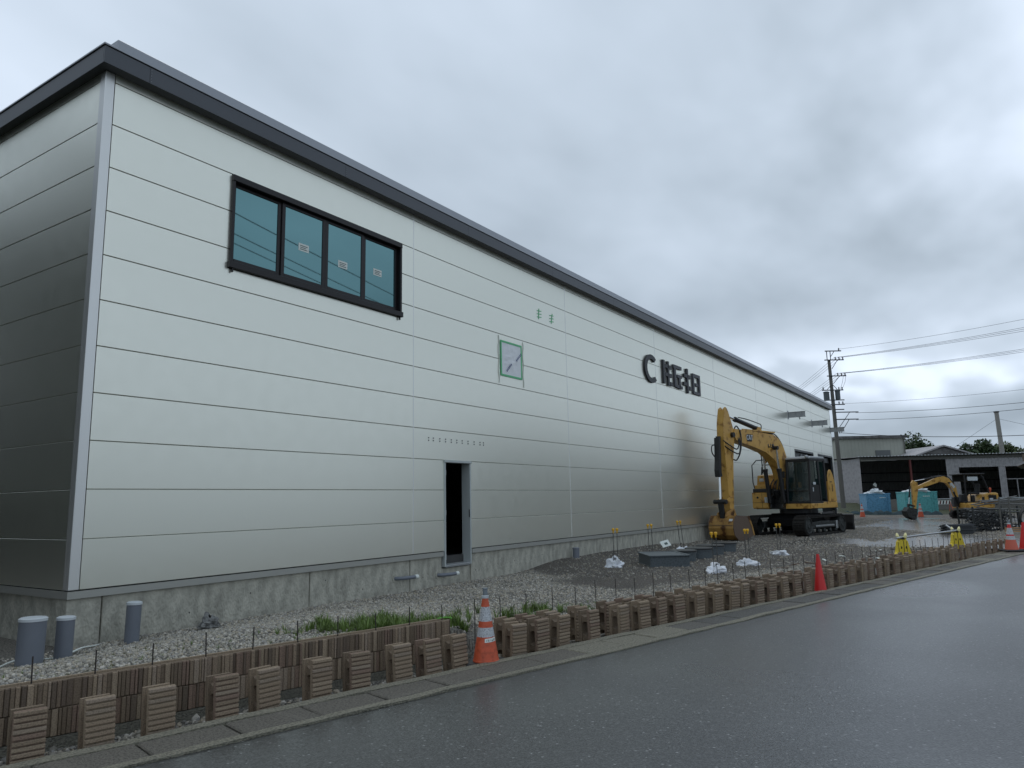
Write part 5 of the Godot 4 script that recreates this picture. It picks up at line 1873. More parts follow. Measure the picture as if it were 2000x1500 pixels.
func make_mini_excavator() -> void:
	var t := thing("mini_excavator", Vector3(48.85, -0.62, 7.75), "small yellow crawler excavator with open canopy in the muddy yard", "excavator", "", deg_to_rad(123.4))
	for s in [-1.0, 1.0]: make_track(t, s * 0.62, 0.80, 0.20, 0.3, 28, s)
	var cb := MB.new()
	cb.prism([Vector2(-0.6, 0.22), Vector2(0.6, 0.22), Vector2(0.5, 0.5), Vector2(-0.5, 0.5)], -0.48, 0.48, Transform3D(), 0.03)
	cb.lathe([Vector2(0.36, 0.5), Vector2(0.36, 0.62), Vector2(0, 0.62)], 20)
	part("car_body", cb, M.black, t)
	var plan := []
	for k in 9:
		var a := PI * (0.5 + k / 8.0)
		plan.append(Vector2(-0.5 + cos(a) * 0.72, sin(a) * 0.82))
	plan.append(Vector2(0.72, -0.82))
	plan.append(Vector2(0.85, -0.6))
	plan.append(Vector2(0.85, 0.6))
	plan.append(Vector2(0.72, 0.82))
	var lo := MB.new()
	lo.prism(plan, -0.94, -0.60, Transform3D(Basis(Vector3.RIGHT, PI / 2)), 0.05)
	part("lower_body", lo, M.yellow, t)
	var hood := MB.new()
	hood.prism([Vector2(-1.22, 0.95), Vector2(-0.02, 0.95), Vector2(-0.10, 1.18), Vector2(-0.32, 1.42), Vector2(-0.5, 1.50), Vector2(-1.05, 1.52), Vector2(-1.18, 1.46)], -0.80, 0.80, Transform3D(), 0.05)
	part("engine_hood", hood, M.yellow, t)
	for q in [[-0.78, 1.22, 0.48, 0.30], [-0.66, 1.0, 0.34, 0.06], [-0.22, 1.16, 0.16, 0.22], [-1.0, 0.84, 0.10, 0.14]]:
		var mb := MB.new()
		mb.cbox(Vector3(q[2], q[3], 0.02), 0.006, Vector3(q[0], q[1], -0.806 if q[1] > 0.95 else -0.78))
		part("grille", mb, M.black, t)
	var stk := MB.new()
	stk.cbox(Vector3(0.2, 0.09, 0.01), 0.002, Vector3(-0.7, 1.15, -0.82))
	part("sticker", stk, M.pvc_cap, t)
	var fl := MB.new()
	fl.cbox(Vector3(0.85, 0.06, 1.5), 0.02, Vector3(0.40, 0.98, 0))
	fl.cbox(Vector3(0.30, 0.5, 0.5), 0.05, Vector3(0.55, 1.22, -0.1))
	fl.cbox(Vector3(0.18, 0.38, 0.25), 0.04, Vector3(0.30, 1.2, -0.62))
	part("floor", fl, M.black, t)
	var seat := MB.new()
	seat.cbox(Vector3(0.45, 0.12, 0.46), 0.04, Vector3(-0.12, 1.50, -0.12))
	seat.cbox(Vector3(0.12, 0.55, 0.44), 0.04, Vector3(-0.36, 1.80, -0.12), Basis(Vector3.BACK, 0.15))
	part("seat", seat, M.seat, t)
	var lv := MB.new()
	for z in [-0.35, 0.15]: lv.tube([Vector3(0.25, 1.0, z), Vector3(0.22, 1.65, z)], 0.03, 6)
	part("levers", lv, M.black, t)
	var cn := MB.new()
	for z in [-0.60, 0.60]:
		cn.tube([Vector3(-0.72, 1.45, z), Vector3(-0.70, 1.75, z), Vector3(-0.46, 2.45, z), Vector3(-0.35, 2.60, z)], 0.05, 8)
		cn.tube([Vector3(0.66, 0.98, z), Vector3(0.64, 2.62, z)], 0.045, 8)
	part("canopy_post", cn, M.black, t)
	var cr := MB.new()
	cr.cbox(Vector3(1.40, 0.08, 1.36), 0.03, Vector3(0.12, 2.66, 0))
	part("canopy_roof", cr, M.black, t)
	var cf := MB.new()
	cf.cbox(Vector3(0.9, 0.40, 0.05), 0.02, Vector3(0.15, 2.42, 0.60))
	part("canopy_hood", cf, M.black, t)
	var hw := MB.new()
	hw.cbox(Vector3(0.62, 0.24, 0.02), 0.03, Vector3(0.18, 2.38, -0.62))
	part("canopy_window", hw, M.pvc_cap, t)
	var bn := MB.new()
	bn.lathe([Vector2(0.07, 0.0), Vector2(0.07, 0.10), Vector2(0.04, 0.16), Vector2(0, 0.17)], 10, Transform3D(Basis(), Vector3(-0.95, 1.66, -0.4)))
	bn.tube([Vector3(-0.95, 1.5, -0.4), Vector3(-0.95, 1.68, -0.4)], 0.04, 8)
	part("beacon", bn, M.orange, t)
	# swing post, boom, stick
	var sp := MB.new()
	sp.cbox(Vector3(0.34, 0.62, 0.3), 0.05, Vector3(0.98, 1.0, 0))
	part("swing_post", sp, M.black, t)
	var bm := MB.new()
	bm.prism([Vector2(0.82, 1.12), Vector2(1.02, 1.20), Vector2(1.16, 1.75), Vector2(1.50, 2.16), Vector2(1.86, 2.24), Vector2(3.30, 1.78), Vector2(3.42, 1.92), Vector2(1.95, 2.52), Vector2(1.58, 2.56), Vector2(1.30, 2.42), Vector2(0.92, 1.90)], -0.11, 0.11, Transform3D(), 0.015)
	var boom := part("boom", bm, M.yellow, t)
	var wd := MB.new()
	wd.cbox(Vector3(0.34, 0.14, 0.01), 0.002, Vector3(1.12, 2.0, -0.118), Basis(Vector3.BACK, 1.0))
	part("boom_sticker", wd, M.pvc_cap, boom)
	cylinder(t, Vector3(0.9, 0.92, -0.2), Vector3(1.38, 2.16, -0.2), 0.55, 0.05, "boom_cylinder")
	cylinder(t, Vector3(1.75, 2.56, 0), Vector3(3.44, 2.30, 0), 0.58, 0.05, "stick_cylinder")
	hose(t, [Vector3(0.9, 1.2, 0.1), Vector3(0.9, 1.9, 0.1), Vector3(1.3, 2.56, 0.08), Vector3(2.3, 2.56, 0.08)], 0.025)
	var st := MB.new()
	st.prism([Vector2(3.24, 2.20), Vector2(3.48, 2.36), Vector2(3.60, 2.20), Vector2(3.60, 1.9), Vector2(3.62, 1.2), Vector2(3.62, 0.62), Vector2(3.48, 0.60), Vector2(3.36, 1.2), Vector2(3.22, 1.85)], -0.09, 0.09, Transform3D(), 0.015)
	part("stick", st, M.yellow, t)
	cylinder(t, Vector3(3.68, 1.98, 0), Vector3(3.86, 0.90, 0), 0.6, 0.045, "bucket_cylinder")
	var lk := MB.new()
	lk.prism([Vector2(3.54, 0.82), Vector2(3.90, 0.94), Vector2(3.92, 0.86), Vector2(3.56, 0.74)], -0.12, 0.12)
	lk.prism([Vector2(3.82, 0.90), Vector2(3.92, 0.90), Vector2(4.0, 0.56), Vector2(3.90, 0.56)], -0.06, 0.06)
	part("linkage", lk, M.black, t)
	var bu := MB.new()
	bu.prism([Vector2(3.50, 0.62), Vector2(4.02, 0.74), Vector2(4.20, 0.50), Vector2(4.16, 0.25), Vector2(3.98, 0.08), Vector2(3.74, -0.02), Vector2(3.62, 0.02)], -0.30, 0.30, Transform3D(), 0.02)
	part("bucket", bu, M.track_frame, t)


# ---------------------------------------------------------------- cones and barriers

func cone(called: String, at: Vector3, h: float, r: float, bands: Array, label: String, base: bool, cap: bool, group := "", tilt := Basis()) -> Node3D:
	var t := thing(called, at, label, "traffic cone", group)
	t.basis = tilt
	var rt := r * 0.22
	for q in bands:
		var mb := MB.new()
		var y0: float = q[0] * h
		var y1: float = q[1] * h
		var r0 := lerpf(r, rt, q[0])
		var r1 := lerpf(r, rt, q[1])
		var prof := [Vector2(r0, y0), Vector2(r1, y1)]
		if q[1] >= 0.999: prof.append(Vector2(r1 * 0.8, y1 + 0.008))
		if q[1] >= 0.999: prof.append(Vector2(0.0, y1 + 0.010))
		if q[0] <= 0.001: prof = [Vector2(r * 1.03, 0.0), Vector2(r * 1.03, 0.012), Vector2(r0, 0.016)] + [Vector2(r1, y1)]
		mb.lathe(prof, 28)
		part("cone_body" if q[3] == "body" else "white_band", mb, q[2], t)
	if base:
		var b := MB.new()
		b.cbox(Vector3(r * 2.9, 0.05, r * 2.9), 0.02, Vector3(0, -0.026, 0), Basis(UP, 0.5))
		part("base", b, M.rubber, t)
	if cap:
		var c := MB.new()
		c.lathe([Vector2(rt * 1.25, h - 0.01), Vector2(rt * 1.32, h + 0.012), Vector2(rt * 1.2, h + 0.02)], 16)
		part("collar", c, M.pvc_cap, t)
		var c2 := MB.new()
		c2.lathe([Vector2(rt * 0.9, h + 0.02), Vector2(rt * 0.9, h + 0.075), Vector2(rt * 1.05, h + 0.08), Vector2(rt * 1.05, h + 0.09), Vector2(0, h + 0.092)], 16)
		part("clip", c2, M.clear_cap, t)
	return t

func make_cones() -> void:
	var stripes := [[0.0, 0.385, M.orange, "body"], [0.385, 0.53, M.reflective, "band"], [0.53, 0.625, M.orange, "body"], [0.625, 0.85, M.reflective, "band"], [0.85, 1.0, M.orange, "body"]]
	var c := cone("striped_cone", W(3.60, 0.67, -0.615), 0.615, 0.128, stripes, "orange and white cone with a name strip at the end of the low wall", true, true)
	# white name strip wrapped round the cone, its characters worn
	var face := atan2(-(9.36 - c.position.z), -4.58 - c.position.x)
	var lab := MB.new()
	var at := func(a: float, y: float, off: float) -> Vector3:
		var rr := lerpf(0.128, 0.128 * 0.22, y / 0.615) + off
		return Vector3(cos(a) * rr, y, -sin(a) * rr)
	var a0 := face - 0.10
	var y0 := 0.188
	for k in 12:
		var b0 := a0 + k * 0.115
		var b1 := b0 + 0.115
		var s0 := 0.010 * k / 12.0
		lab.quad(at.call(b0, y0 + s0, 0.003), at.call(b1, y0 + s0, 0.003), at.call(b1, y0 + 0.036 + s0, 0.003), at.call(b0, y0 + 0.036 + s0, 0.003))
	part("name_strip", lab, M.paper, c)
	var gl := MB.new()
	var glyphs := [[[0.3, 0.1, 0.5, 0.9]], [[0.0, 0.1, 0.25, 0.95], [0.4, 0.6, 1.0, 0.8], [0.6, 0.0, 0.8, 1.0], [0.35, 0.3, 1.0, 0.42]], [[0.4, 0.1, 0.6, 0.9]], [[0.42, 0.1, 0.6, 0.95], [0.05, 0.1, 0.2, 0.6], [0.8, 0.1, 0.95, 0.6], [0.05, 0.05, 0.95, 0.2]], [[0.05, 0.75, 0.95, 0.9], [0.1, 0.1, 0.3, 0.75], [0.45, 0.45, 0.95, 0.6], [0.6, 0.05, 0.75, 0.45]], [[0.05, 0.7, 0.9, 0.85], [0.4, 0.1, 0.6, 1.0], [0.05, 0.3, 0.9, 0.42], [0.1, 0.05, 0.9, 0.15]]]
	for k in glyphs.size():
		for q in glyphs[k]:
			var b0: float = a0 + 0.10 + (k + q[0] * 0.85) * 0.205
			var b1: float = a0 + 0.10 + (k + q[2] * 0.85) * 0.205
			var yy := y0 + 0.006 + 0.008 * k / 6.0
			gl.quad(at.call(b0, yy + q[1] * 0.024, 0.0045), at.call(b1, yy + q[1] * 0.024, 0.0045), at.call(b1, yy + q[3] * 0.024, 0.0045), at.call(b0, yy + q[3] * 0.024, 0.0045))
	part("name_characters", gl, M.ink, c)
	cone("plain_cone", W(11.0, 0.66, -0.63), 0.60, 0.098, [[0.0, 1.0, M.red, "body"]], "plain bright red cone standing among the kerb-side blocks", false, false, "", Basis(Vector3.BACK, 0.02))
	var old := [[0.0, 0.385, M.faded_orange, "body"], [0.385, 0.53, M.reflective, "band"], [0.53, 0.585, M.red, "body"], [0.585, 0.84, M.reflective, "band"], [0.84, 1.0, M.red, "body"]]
	cone("striped_cone", W(21.6, 0.40, -0.555), 0.66, 0.155, old, "faded red and white cone on the drain lids beside a plain red one", true, true)
	cone("plain_cone", W(22.42, 0.26, -0.58), 0.70, 0.16, [[0.0, 1.0, M.red, "body"]], "plain red cone beside the faded striped cone on the drain", true, false)
	var far_b := [[0.0, 0.40, M.orange, "body"], [0.40, 0.55, M.reflective, "band"], [0.55, 0.64, M.orange, "body"], [0.64, 0.86, M.reflective, "band"], [0.86, 1.0, M.orange, "body"]]
	cone("striped_cone", Vector3(52.1, -0.60, 1.1), 0.86, 0.18, far_b, "orange and white cone beside the blue bin", true, true)
	cone("striped_cone", Vector3(51.5, -0.60, 4.72), 0.86, 0.18, far_b, "orange and white cone beside the small excavator's bucket", true, true)
	cone("striped_cone", Vector3(50.1, 0.07, -0.6), 0.72, 0.15, far_b, "orange and white cone on the grassy bank by the utility pole", true, true)

func make_barriers() -> void:
	# yellow animal-shaped stands that carry a scaffold pipe
	var ends := []
	for q in [[17.75, 1.72], [21.75, 1.72]]:
		var at := W(q[0], q[1], -0.60)
		var t := thing("barrier_stand", at, "yellow plastic animal-shaped stand carrying a galvanised pipe", "barrier", "yellow barrier stands", atan2(-U.z, U.x) - 0.5)
		var b := MB.new()
		b.prism([Vector2(-0.20, 0.0), Vector2(0.20, 0.0), Vector2(0.215, 0.10), Vector2(0.17, 0.22), Vector2(0.13, 0.40), Vector2(0.08, 0.46), Vector2(-0.08, 0.46), Vector2(-0.13, 0.40), Vector2(-0.17, 0.22), Vector2(-0.215, 0.10)], -0.05, 0.05, Transform3D(), 0.02)
		part("body", b, M.animal_yellow, t)
		for s in [-1.0, 1.0]:
			var e := MB.new()
			e.ball(Vector3(s * 0.105, 0.52, 0.0), Vector3(0.04, 0.10, 0.035), 10, Basis(Vector3.BACK, -s * 0.3))
			part("ear", e, M.animal_pale, t)
			var o := MB.new()
			o.ball(Vector3(s * 0.07, 0.27, 0.05), Vector3(0.022, 0.035, 0.008), 8)
			part("eye", o, M.rubber, t)
			var f := MB.new()
			f.ball(Vector3(s * 0.18, 0.08, 0.0), Vector3(0.07, 0.09, 0.07), 10)
			part("foot", f, M.animal_yellow, t)
		var cl := MB.new()
		cl.tube([Vector3(0, 0.47, -0.05), Vector3(0, 0.47, 0.05)], 0.045, 10)
		part("pipe_clamp", cl, M.rubber, t)
		var sl := MB.new()
		sl.box(Vector3(0.012, 0.40, 0.012), Vector3(0, 0.22, 0.05))
		part("centre_seam", sl, M.rubber, t)
		ends.append(at + UP * 0.50)
	var p := MB.new()
	p.tube([ends[0] - U * 0.35, ends[1] + U * 0.35], 0.0243, 12)
	single("barrier_pipe", p, M.galv, "galvanised pipe laid across two yellow barrier stands", "pipe")
	var p2 := MB.new()
	p2.tube([ends[1] - U * 0.2 + UP * 0.03, ends[1] + U * 3.2 + N * 1.2 + UP * 0.02], 0.0243, 12)
	single("barrier_pipe", p2, M.galv, "second pipe running on from the barrier stand to the steel pile", "pipe")


# ---------------------------------------------------------------- things on the building site

func crumpled(at: Vector3, r: Vector3, seed_: int) -> MB:
	# a slack plastic bag: a lumpy, creased mound with a flat underside
	var n := FastNoiseLite.new()
	n.seed = seed_
	n.frequency = 1.0
	n.fractal_octaves = 2
	var mb := MB.new()
	var rows := 12
	var segs := 22
	var pt := func(i: int, k: int) -> Vector3:
		var e := PI * 0.5 * (1.0 - float(i) / rows) - 0.12
		var a := TAU * (k % segs) / segs
		var d := Vector3(cos(a) * cos(e), sin(e), sin(a) * cos(e))
		var f := 1.0 + 0.75 * n.get_noise_3d(d.x * 1.1, d.y * 1.1, d.z * 1.1) + 0.16 * absf(n.get_noise_3d(d.x * 2.6 + 5.0, d.y * 2.6, d.z * 2.6))
		return at + Vector3(d.x * r.x, maxf(d.y, -0.05) * r.y, d.z * r.z) * f
	for i in rows:
		for k in segs:
			mb.quad(pt.call(i, k + 1), pt.call(i, k), pt.call(i + 1, k), pt.call(i + 1, k + 1))
	return mb

func make_yard_things() -> void:
	# grey drain pipes with white caps
	var i := 0
	for q in [[Vector3(-0.803, -0.72, 0.961), 0.125, 0.58, "thick grey pipe with white cap standing left of two others"], [Vector3(-0.382, -0.72, 0.767), 0.088, 0.52, "middle grey pipe with white cap, in front of the corner"], [Vector3(0.62, -0.74, 0.33), 0.085, 0.55, "grey pipe with white cap close against the concrete plinth"], [Vector3(12.25, -0.72, 0.16), 0.085, 0.46, "short grey capped pipe against the plinth beyond the door"]]:
		var t := thing("drain_pipe", q[0], q[3], "pipe", "capped grey pipes")
		t.basis = Basis(Vector3.BACK, [-0.02, -0.015, -0.02, 0.0][i])
		var p := MB.new()
		p.lathe([Vector2(q[1], 0.0), Vector2(q[1], q[2]), Vector2(q[1] - 0.006, q[2])], 28)
		part("tube", p, M.pvc, t)
		var c := MB.new()
		c.lathe([Vector2(q[1] + 0.006, q[2] - 0.02), Vector2(q[1] + 0.006, q[2] + 0.006), Vector2(q[1] - 0.012, q[2] + 0.016), Vector2(q[1] * 0.7, q[2] + 0.012), Vector2(0, q[2] + 0.012)], 28)
		part("cap", c, M.pvc_cap if i < 3 else M.pvc, t)
		i += 1
	# stub pipes out of the plinth with white end caps
	for q in [[5.72, -0.40], [6.95, -0.45]]:
		var t := thing("stub_pipe", Vector3(q[0], q[1], -0.03), "short grey pipe lying out of the plinth with a pale end", "pipe", "stub pipes at the plinth")
		var p := MB.new()
		p.tube([Vector3(0, 0, -0.05), Vector3(0.02, 0, 0.05), Vector3(0.10, 0.0, 0.11), Vector3(0.30, 0, 0.14), Vector3(0.40, 0, 0.14)], 0.034, 12)
		part("tube", p, M.pvc, t)
		var c := MB.new()
		c.tube([Vector3(0.38, 0, 0.14), Vector3(0.46, 0, 0.14)], 0.04, 12)
		part("end_cap", c, M.paper, t)
		var sl := MB.new()
		sl.lathe([Vector2(0.034, 0.0), Vector2(0.075, 0.004), Vector2(0.08, -0.01)], 14, Transform3D(Basis(Vector3.RIGHT, PI / 2), Vector3(0, 0, 0.002)))
		part("sleeve", sl, M.concrete, t)
	# a stone at the foot of the plinth and a pale cable on the dirt
	var rk := crumpled(Vector3.ZERO, Vector3(0.14, 0.12, 0.10), 31)
	single("grey_stone", rk, M.rock, "rounded grey stone on the gravel at the foot of the plinth", "stone", "", Transform3D(Basis(), Vector3(1.72, -0.63, 0.28)))
	var cb := MB.new()
	var pts := []
	for k in 26:
		var f := k / 25.0
		var p := Vector3(lerpf(-1.75, 0.35, f), 0, 1.25 - 1.05 * f + 0.10 * sin(f * 11.0))
		p.y = ground_y(p) + 0.03 + 0.02 * sin(f * 17.0)
		pts.append(p)
	cb.tube(pts, 0.010, 6)
	single("pale_cable", cb, M.paper, "pale cable trailing over the ground between the grey pipes", "cable")

	# grey square tank hatch and the round ones behind it
	var hx := thing("square_hatch", Vector3(12.45, -0.64, 2.42), "dark grey square plastic hatch standing above the soil", "hatch", "", 0.62)
	var hb := MB.new()
	hb.cbox(Vector3(1.30, 0.26, 0.92), 0.012, Vector3(0, 0.13, 0))
	part("upstand", hb, M.pit, hx)
	var rim := MB.new()
	for z in [-0.45, 0.45]: rim.cbox(Vector3(1.36, 0.03, 0.07), 0.005, Vector3(0, 0.272, z))
	for x in [-0.65, 0.65]: rim.cbox(Vector3(0.07, 0.03, 0.82), 0.005, Vector3(x, 0.272, 0))
	part("rim", rim, M.pit, hx)
	var ft := MB.new()
	ft.cbox(Vector3(1.34, 0.03, 0.96), 0.004, Vector3(0, 0.03, 0))
	part("foot_flange", ft, M.pit, hx)
	var lid := MB.new()
	lid.cbox(Vector3(1.22, 0.02, 0.82), 0.004, Vector3(0, 0.268, 0))
	part("lid", lid, M.pit, hx)
	for q in [[13.75, 2.45, 0.30], [14.75, 2.5, 0.34], [15.95, 2.4, 0.36], [17.2, 2.4, 0.33]]:
		var t := thing("round_hatch", Vector3(q[0], -0.64, q[1]), "round grey tank riser with dark lid in the row by the bucket", "hatch", "round tank risers")
		var r: float = q[2]
		var b := MB.new()
		b.lathe([Vector2(r, 0.0), Vector2(r, 0.20), Vector2(r + 0.02, 0.20), Vector2(r + 0.02, 0.235), Vector2(r - 0.03, 0.235)], 32)
		part("riser", b, M.pit, t)
		var l := MB.new()
		l.lathe([Vector2(r + 0.03, 0.236), Vector2(r + 0.03, 0.275), Vector2(r - 0.02, 0.29), Vector2(0.0, 0.285)], 32)
		part("lid", l, M.pit_dark, t)

	# white bags, each holding a pair of thin rods with yellow caps
	var bags := [[Vector2(11.35, 1.68), 0.22, 0.19, "white bag wrapped round rods, nearest the capped wall pipe"], [Vector2(13.6, 1.55), 0.24, 0.14, "white bag behind the square hatch"], [Vector2(16.6, 1.35), 0.22, 0.13, "small white bag between the wall and the round hatches"],
		[Vector2(10.8, 4.25), 0.24, 0.18, "white bag beside the ribbed blocks, before the square hatch"], [Vector2(13.1, 4.25), 0.24, 0.14, "flat white bag between the round hatches and the rods"], [Vector2(16.4, 4.15), 0.24, 0.12, "round white bag in front of the large excavator"]]
	for k in bags.size():
		var q: Array = bags[k]
		var at := Vector3(q[0].x, 0, q[0].y)
		at.y = ground_y(at) - 0.01
		var t := thing("white_bag", at, q[3], "bag", "white bags on the soil", rng.randf() * TAU)
		part("sheet", crumpled(Vector3.ZERO, Vector3(q[1], q[2], q[1] * 0.75), 60 + k), M.bag, t)
		part("slack_end", crumpled(Vector3(q[1] * 0.75, -0.01, 0.06), Vector3(0.10, 0.09, 0.11), 80 + k), M.bag, t)
		if k == 0:
			var cd := MB.new()
			cd.ball(Vector3(q[1] * 1.05, 0.05, 0.05), Vector3(0.05, 0.05, 0.05), 8)
			part("tie", cd, M.bag_cord, t)
		var lean: float = [0.03, -0.02, -0.09, -0.02, 0.0, 0.02][k]
		for s in [-1.0, 1.0]:
			var base: Vector3 = at + RGT * 0.045 * s + (RGT * 0.08 if k == 1 else Vector3.ZERO)
			var top: Vector3 = base + UP * (0.86 if k < 3 else 0.80) + RGT * (lean * 0.85 + (0.0 if k != 4 else -s * 0.01))
			var r := thing("marker_rod", base, "thin rod with a yellow cap, one of the pair in a white bag", "rod", "capped rods standing in white bags")
			var m := MB.new()
			m.tube([Vector3.ZERO, top - base], 0.0085, 7)
			part("shaft", m, M.rod, r)
			var c := MB.new()
			c.lathe([Vector2(0.014, -0.07), Vector2(0.018, -0.02), Vector2(0.034, -0.01), Vector2(0.034, 0.03), Vector2(0.022, 0.045), Vector2(0, 0.046)], 10, Transform3D(Basis(), top - base))
			part("cap", c, M.cap_yellow, r)
	# card leaning near the wall
	var cd := thing("white_card", Vector3(17.1, -0.50, 0.62), "small white printed card lying propped near the plinth", "card")
	var cm := MB.new()
	cm.box(Vector3(0.30, 0.012, 0.22), Vector3(0, 0.08, 0), Basis(Vector3.RIGHT, 0.75).rotated(UP, -0.6).rotated(Vector3.BACK, 0.25))
	part("board", cm, M.paper, cd)
	var ck := MB.new()
	ck.box(Vector3(0.10, 0.008, 0.07), Vector3(0.0, 0.085, 0.02), Basis(Vector3.RIGHT, 0.75).rotated(UP, -0.6).rotated(Vector3.BACK, 0.25))
	part("print", ck, M.ink, cd)
	# broken boards and bricks lying about
	for k in 26:
		var p := W(rng.randf_range(14.0, 22.0), rng.randf_range(1.9, 3.4))
		p.y = ground_y(p) + 0.015
		var mb := MB.new()
		mb.cbox(Vector3(rng.randf_range(0.05, 0.35), 0.03, rng.randf_range(0.03, 0.10)), 0.006)
		single("rubble_piece", mb, [M.bucket_in, M.old_concrete, M.paper, M.brown_wall][k % 4], "broken scrap lying on the soil between the barrier stands", "rubble", "scraps by the barrier stands", Transform3D(Basis(UP, rng.randf() * TAU).rotated(Vector3.RIGHT, rng.randf_range(-0.25, 0.25)), p))


func make_back_yard() -> void:
	# skips
	for q in [[Vector3(62.4, -0.60, 0.62), 1.85, 1.55, M.blue_bin, "blue steel skip heaped with pale waste", true], [Vector3(60.05, -0.60, 3.85), 2.35, 1.62, M.teal_bin, "wide turquoise skip behind the small excavator's bucket", true], [Vector3(71.7, 0.42, 13.2), 3.0, 1.45, M.teal_bin, "turquoise tank standing up on the shed's dock", false]]:
		var t := thing("waste_skip", q[0], q[4], "skip")
		t.basis = Basis(RGT, UP, -FWD).rotated(UP, -0.10)
		var w: float = q[1]
		var h: float = q[2]
		var b := MB.new()
		var d := 1.5
		for s in [-1.0, 1.0]:
			b.box(Vector3(w, h, 0.04), Vector3(0, h * 0.5, s * d * 0.5))
			b.box(Vector3(0.04, h, d - 0.05), Vector3(s * (w * 0.5 - 0.02), h * 0.5, 0))
		b.box(Vector3(w - 0.1, 0.04, d - 0.1), Vector3(0, 0.1, 0))
		part("tub", b, q[3], t)
		var r := MB.new()
		for s in [-1.0, 1.0]:
			r.cbox(Vector3(w + 0.08, 0.09, 0.08), 0.015, Vector3(0, h, s * d * 0.5))
			r.cbox(Vector3(0.08, 0.09, d - 0.1), 0.015, Vector3(s * w * 0.5, h, 0))
		part("rim", r, q[3], t)
		for x in ([0.0, w * 0.40] if not q[5] else [w * 0.41, w * 0.33]):
			var st := MB.new()
			st.cbox(Vector3(0.09, h - 0.1, 0.05), 0.01, Vector3(x, h * 0.5, d * 0.5 + 0.04))
			part("stiffener", st, q[3], t)
		var lt := MB.new()
		for k in 4: lt.box(Vector3(0.10, 0.05, 0.01), Vector3(w * (0.08 if w < 2.5 else 0.22) + k * 0.13, h - 0.30, d * 0.5 + 0.025))
		part("marking", lt, M.paper if w < 2.5 else M.ink, t)
		if q[5]:
			var pile := crumpled(Vector3(-0.05 if w < 2.5 else -0.3, h - 0.08, 0.1), Vector3(w * 0.38, 0.40 if w < 2.5 else 0.22, 0.6), 97)
			part("waste", pile, M.pvc_cap, t)
	# dark netting bunched along the skips
	var net := MB.new()
	var n := FastNoiseLite.new()
	n.seed = 12
	n.frequency = 0.5
	for k in 40:
		for j in 6:
			var p := []
			for o in [[0, 0], [1, 0], [1, 1], [0, 1]]:
				var u: float = (k + o[0]) / 40.0
				var v: float = (j + o[1]) / 6.0
				var g := Vector3(59.9, 0, -2.4).lerp(Vector3(57.0, 0, 5.4), u) + FWD * (v * 1.3 - 0.65) * (0.8 + 0.5 * n.get_noise_2d(u * 20.0, 0.0))
				p.append(g + UP * (-0.64 + sin(v * PI) * (0.28 + 0.24 * n.get_noise_2d(u * 26.0, 7.0)) + 0.08 * n.get_noise_2d(u * 60.0, v * 9.0)))
			net.quad(p[0], p[1], p[2], p[3])
	single("bunched_net", net, M.net, "dark bunched netting lying along the foot of the skips", "netting")
	# striped road barrier
	var bt := thing("folding_barrier", Vector3(66.0, -0.62, 5.2), "folding barrier with red and white stripes before the dock", "barrier")
	bt.basis = Basis(RGT, UP, -FWD)
	for x in [-0.62, 0.62]:
		var lg := MB.new()
		lg.tube([Vector3(x * 1.1, 0, 0.25), Vector3(x * 0.9, 0.95, 0.0)], 0.025, 6)
		lg.tube([Vector3(x * 1.1, 0, -0.3), Vector3(x * 0.9, 0.95, 0.0)], 0.025, 6)
		part("leg", lg, M.orange, bt)
	var bd := MB.new()
	bd.box(Vector3(1.3, 0.32, 0.02), Vector3(0, 0.78, 0.03))
	part("board", bd, M.paper, bt)
	for k in 5:
		var sp := MB.new()
		sp.prism([Vector2(-0.56 + k * 0.25, 0.64), Vector2(-0.45 + k * 0.25, 0.64), Vector2(-0.38 + k * 0.25, 0.92), Vector2(-0.49 + k * 0.25, 0.92)], 0.042, 0.046)
		part("stripe", sp, M.red_oxide if k % 2 else M.rubber, bt)
	# mesh crate of scaffold pipes and a stack of steel plates
	var cr := thing("pipe_crate", Vector3(31.2, -0.62, 8.75), "dark mesh crate with scaffold pipes laid over it", "crate")
	cr.basis = Basis(RGT, UP, -FWD)
	var ms := MB.new()
	for k in 15:
		var x := -0.85 + k * 0.125
		ms.box(Vector3(0.014, 0.85, 0.014), Vector3(x, 0.45, 0.5))
		ms.box(Vector3(0.014, 0.85, 0.014), Vector3(x, 0.45, -0.5))
	for k in 8:
		ms.box(Vector3(1.78, 0.014, 0.014), Vector3(0.02, 0.06 + k * 0.115, 0.512))
		ms.box(Vector3(1.78, 0.014, 0.014), Vector3(0.02, 0.06 + k * 0.115, -0.512))
	part("mesh_side", ms, M.track_frame, cr)
	for x in [-0.86, 0.92]:
		var po := MB.new()
		po.cbox(Vector3(0.06, 1.0, 0.06), 0.008, Vector3(x, 0.5, 0.5))
		po.cbox(Vector3(0.06, 1.0, 0.06), 0.008, Vector3(x, 0.5, -0.5))
		part("corner_post", po, M.track_frame, cr)
	var jn := MB.new()
	for k in 320:
		var p := Vector3(rng.randf_range(-0.75, 0.8), rng.randf_range(0.05, 0.75), rng.randf_range(-0.4, 0.4))
		jn.tube([p, p + Vector3(rng.randf_range(-0.25, 0.25), rng.randf_range(-0.12, 0.12), rng.randf_range(-0.2, 0.2))], 0.025, 6)
	part("clamps", jn, M.dark_steel, cr)
	for k in 9:
		var a := Vector3(30.6, 0.30 + 0.05 * k - 0.1 * (k % 3), 8.0 + 0.09 * k)
		var b := a + Vector3(0.9 + rng.randf_range(-0.4, 0.4), -0.10 + rng.randf_range(-0.25, 0.45), 1.7 + rng.randf_range(-0.3, 0.6))
		var mb := MB.new()
		mb.tube([a, b], 0.0243, 8)
		single("scaffold_pipe", mb, M.old_pipe, "scaffold pipe laid slanting over the mesh crate", "pipe", "pipes on the mesh crate")
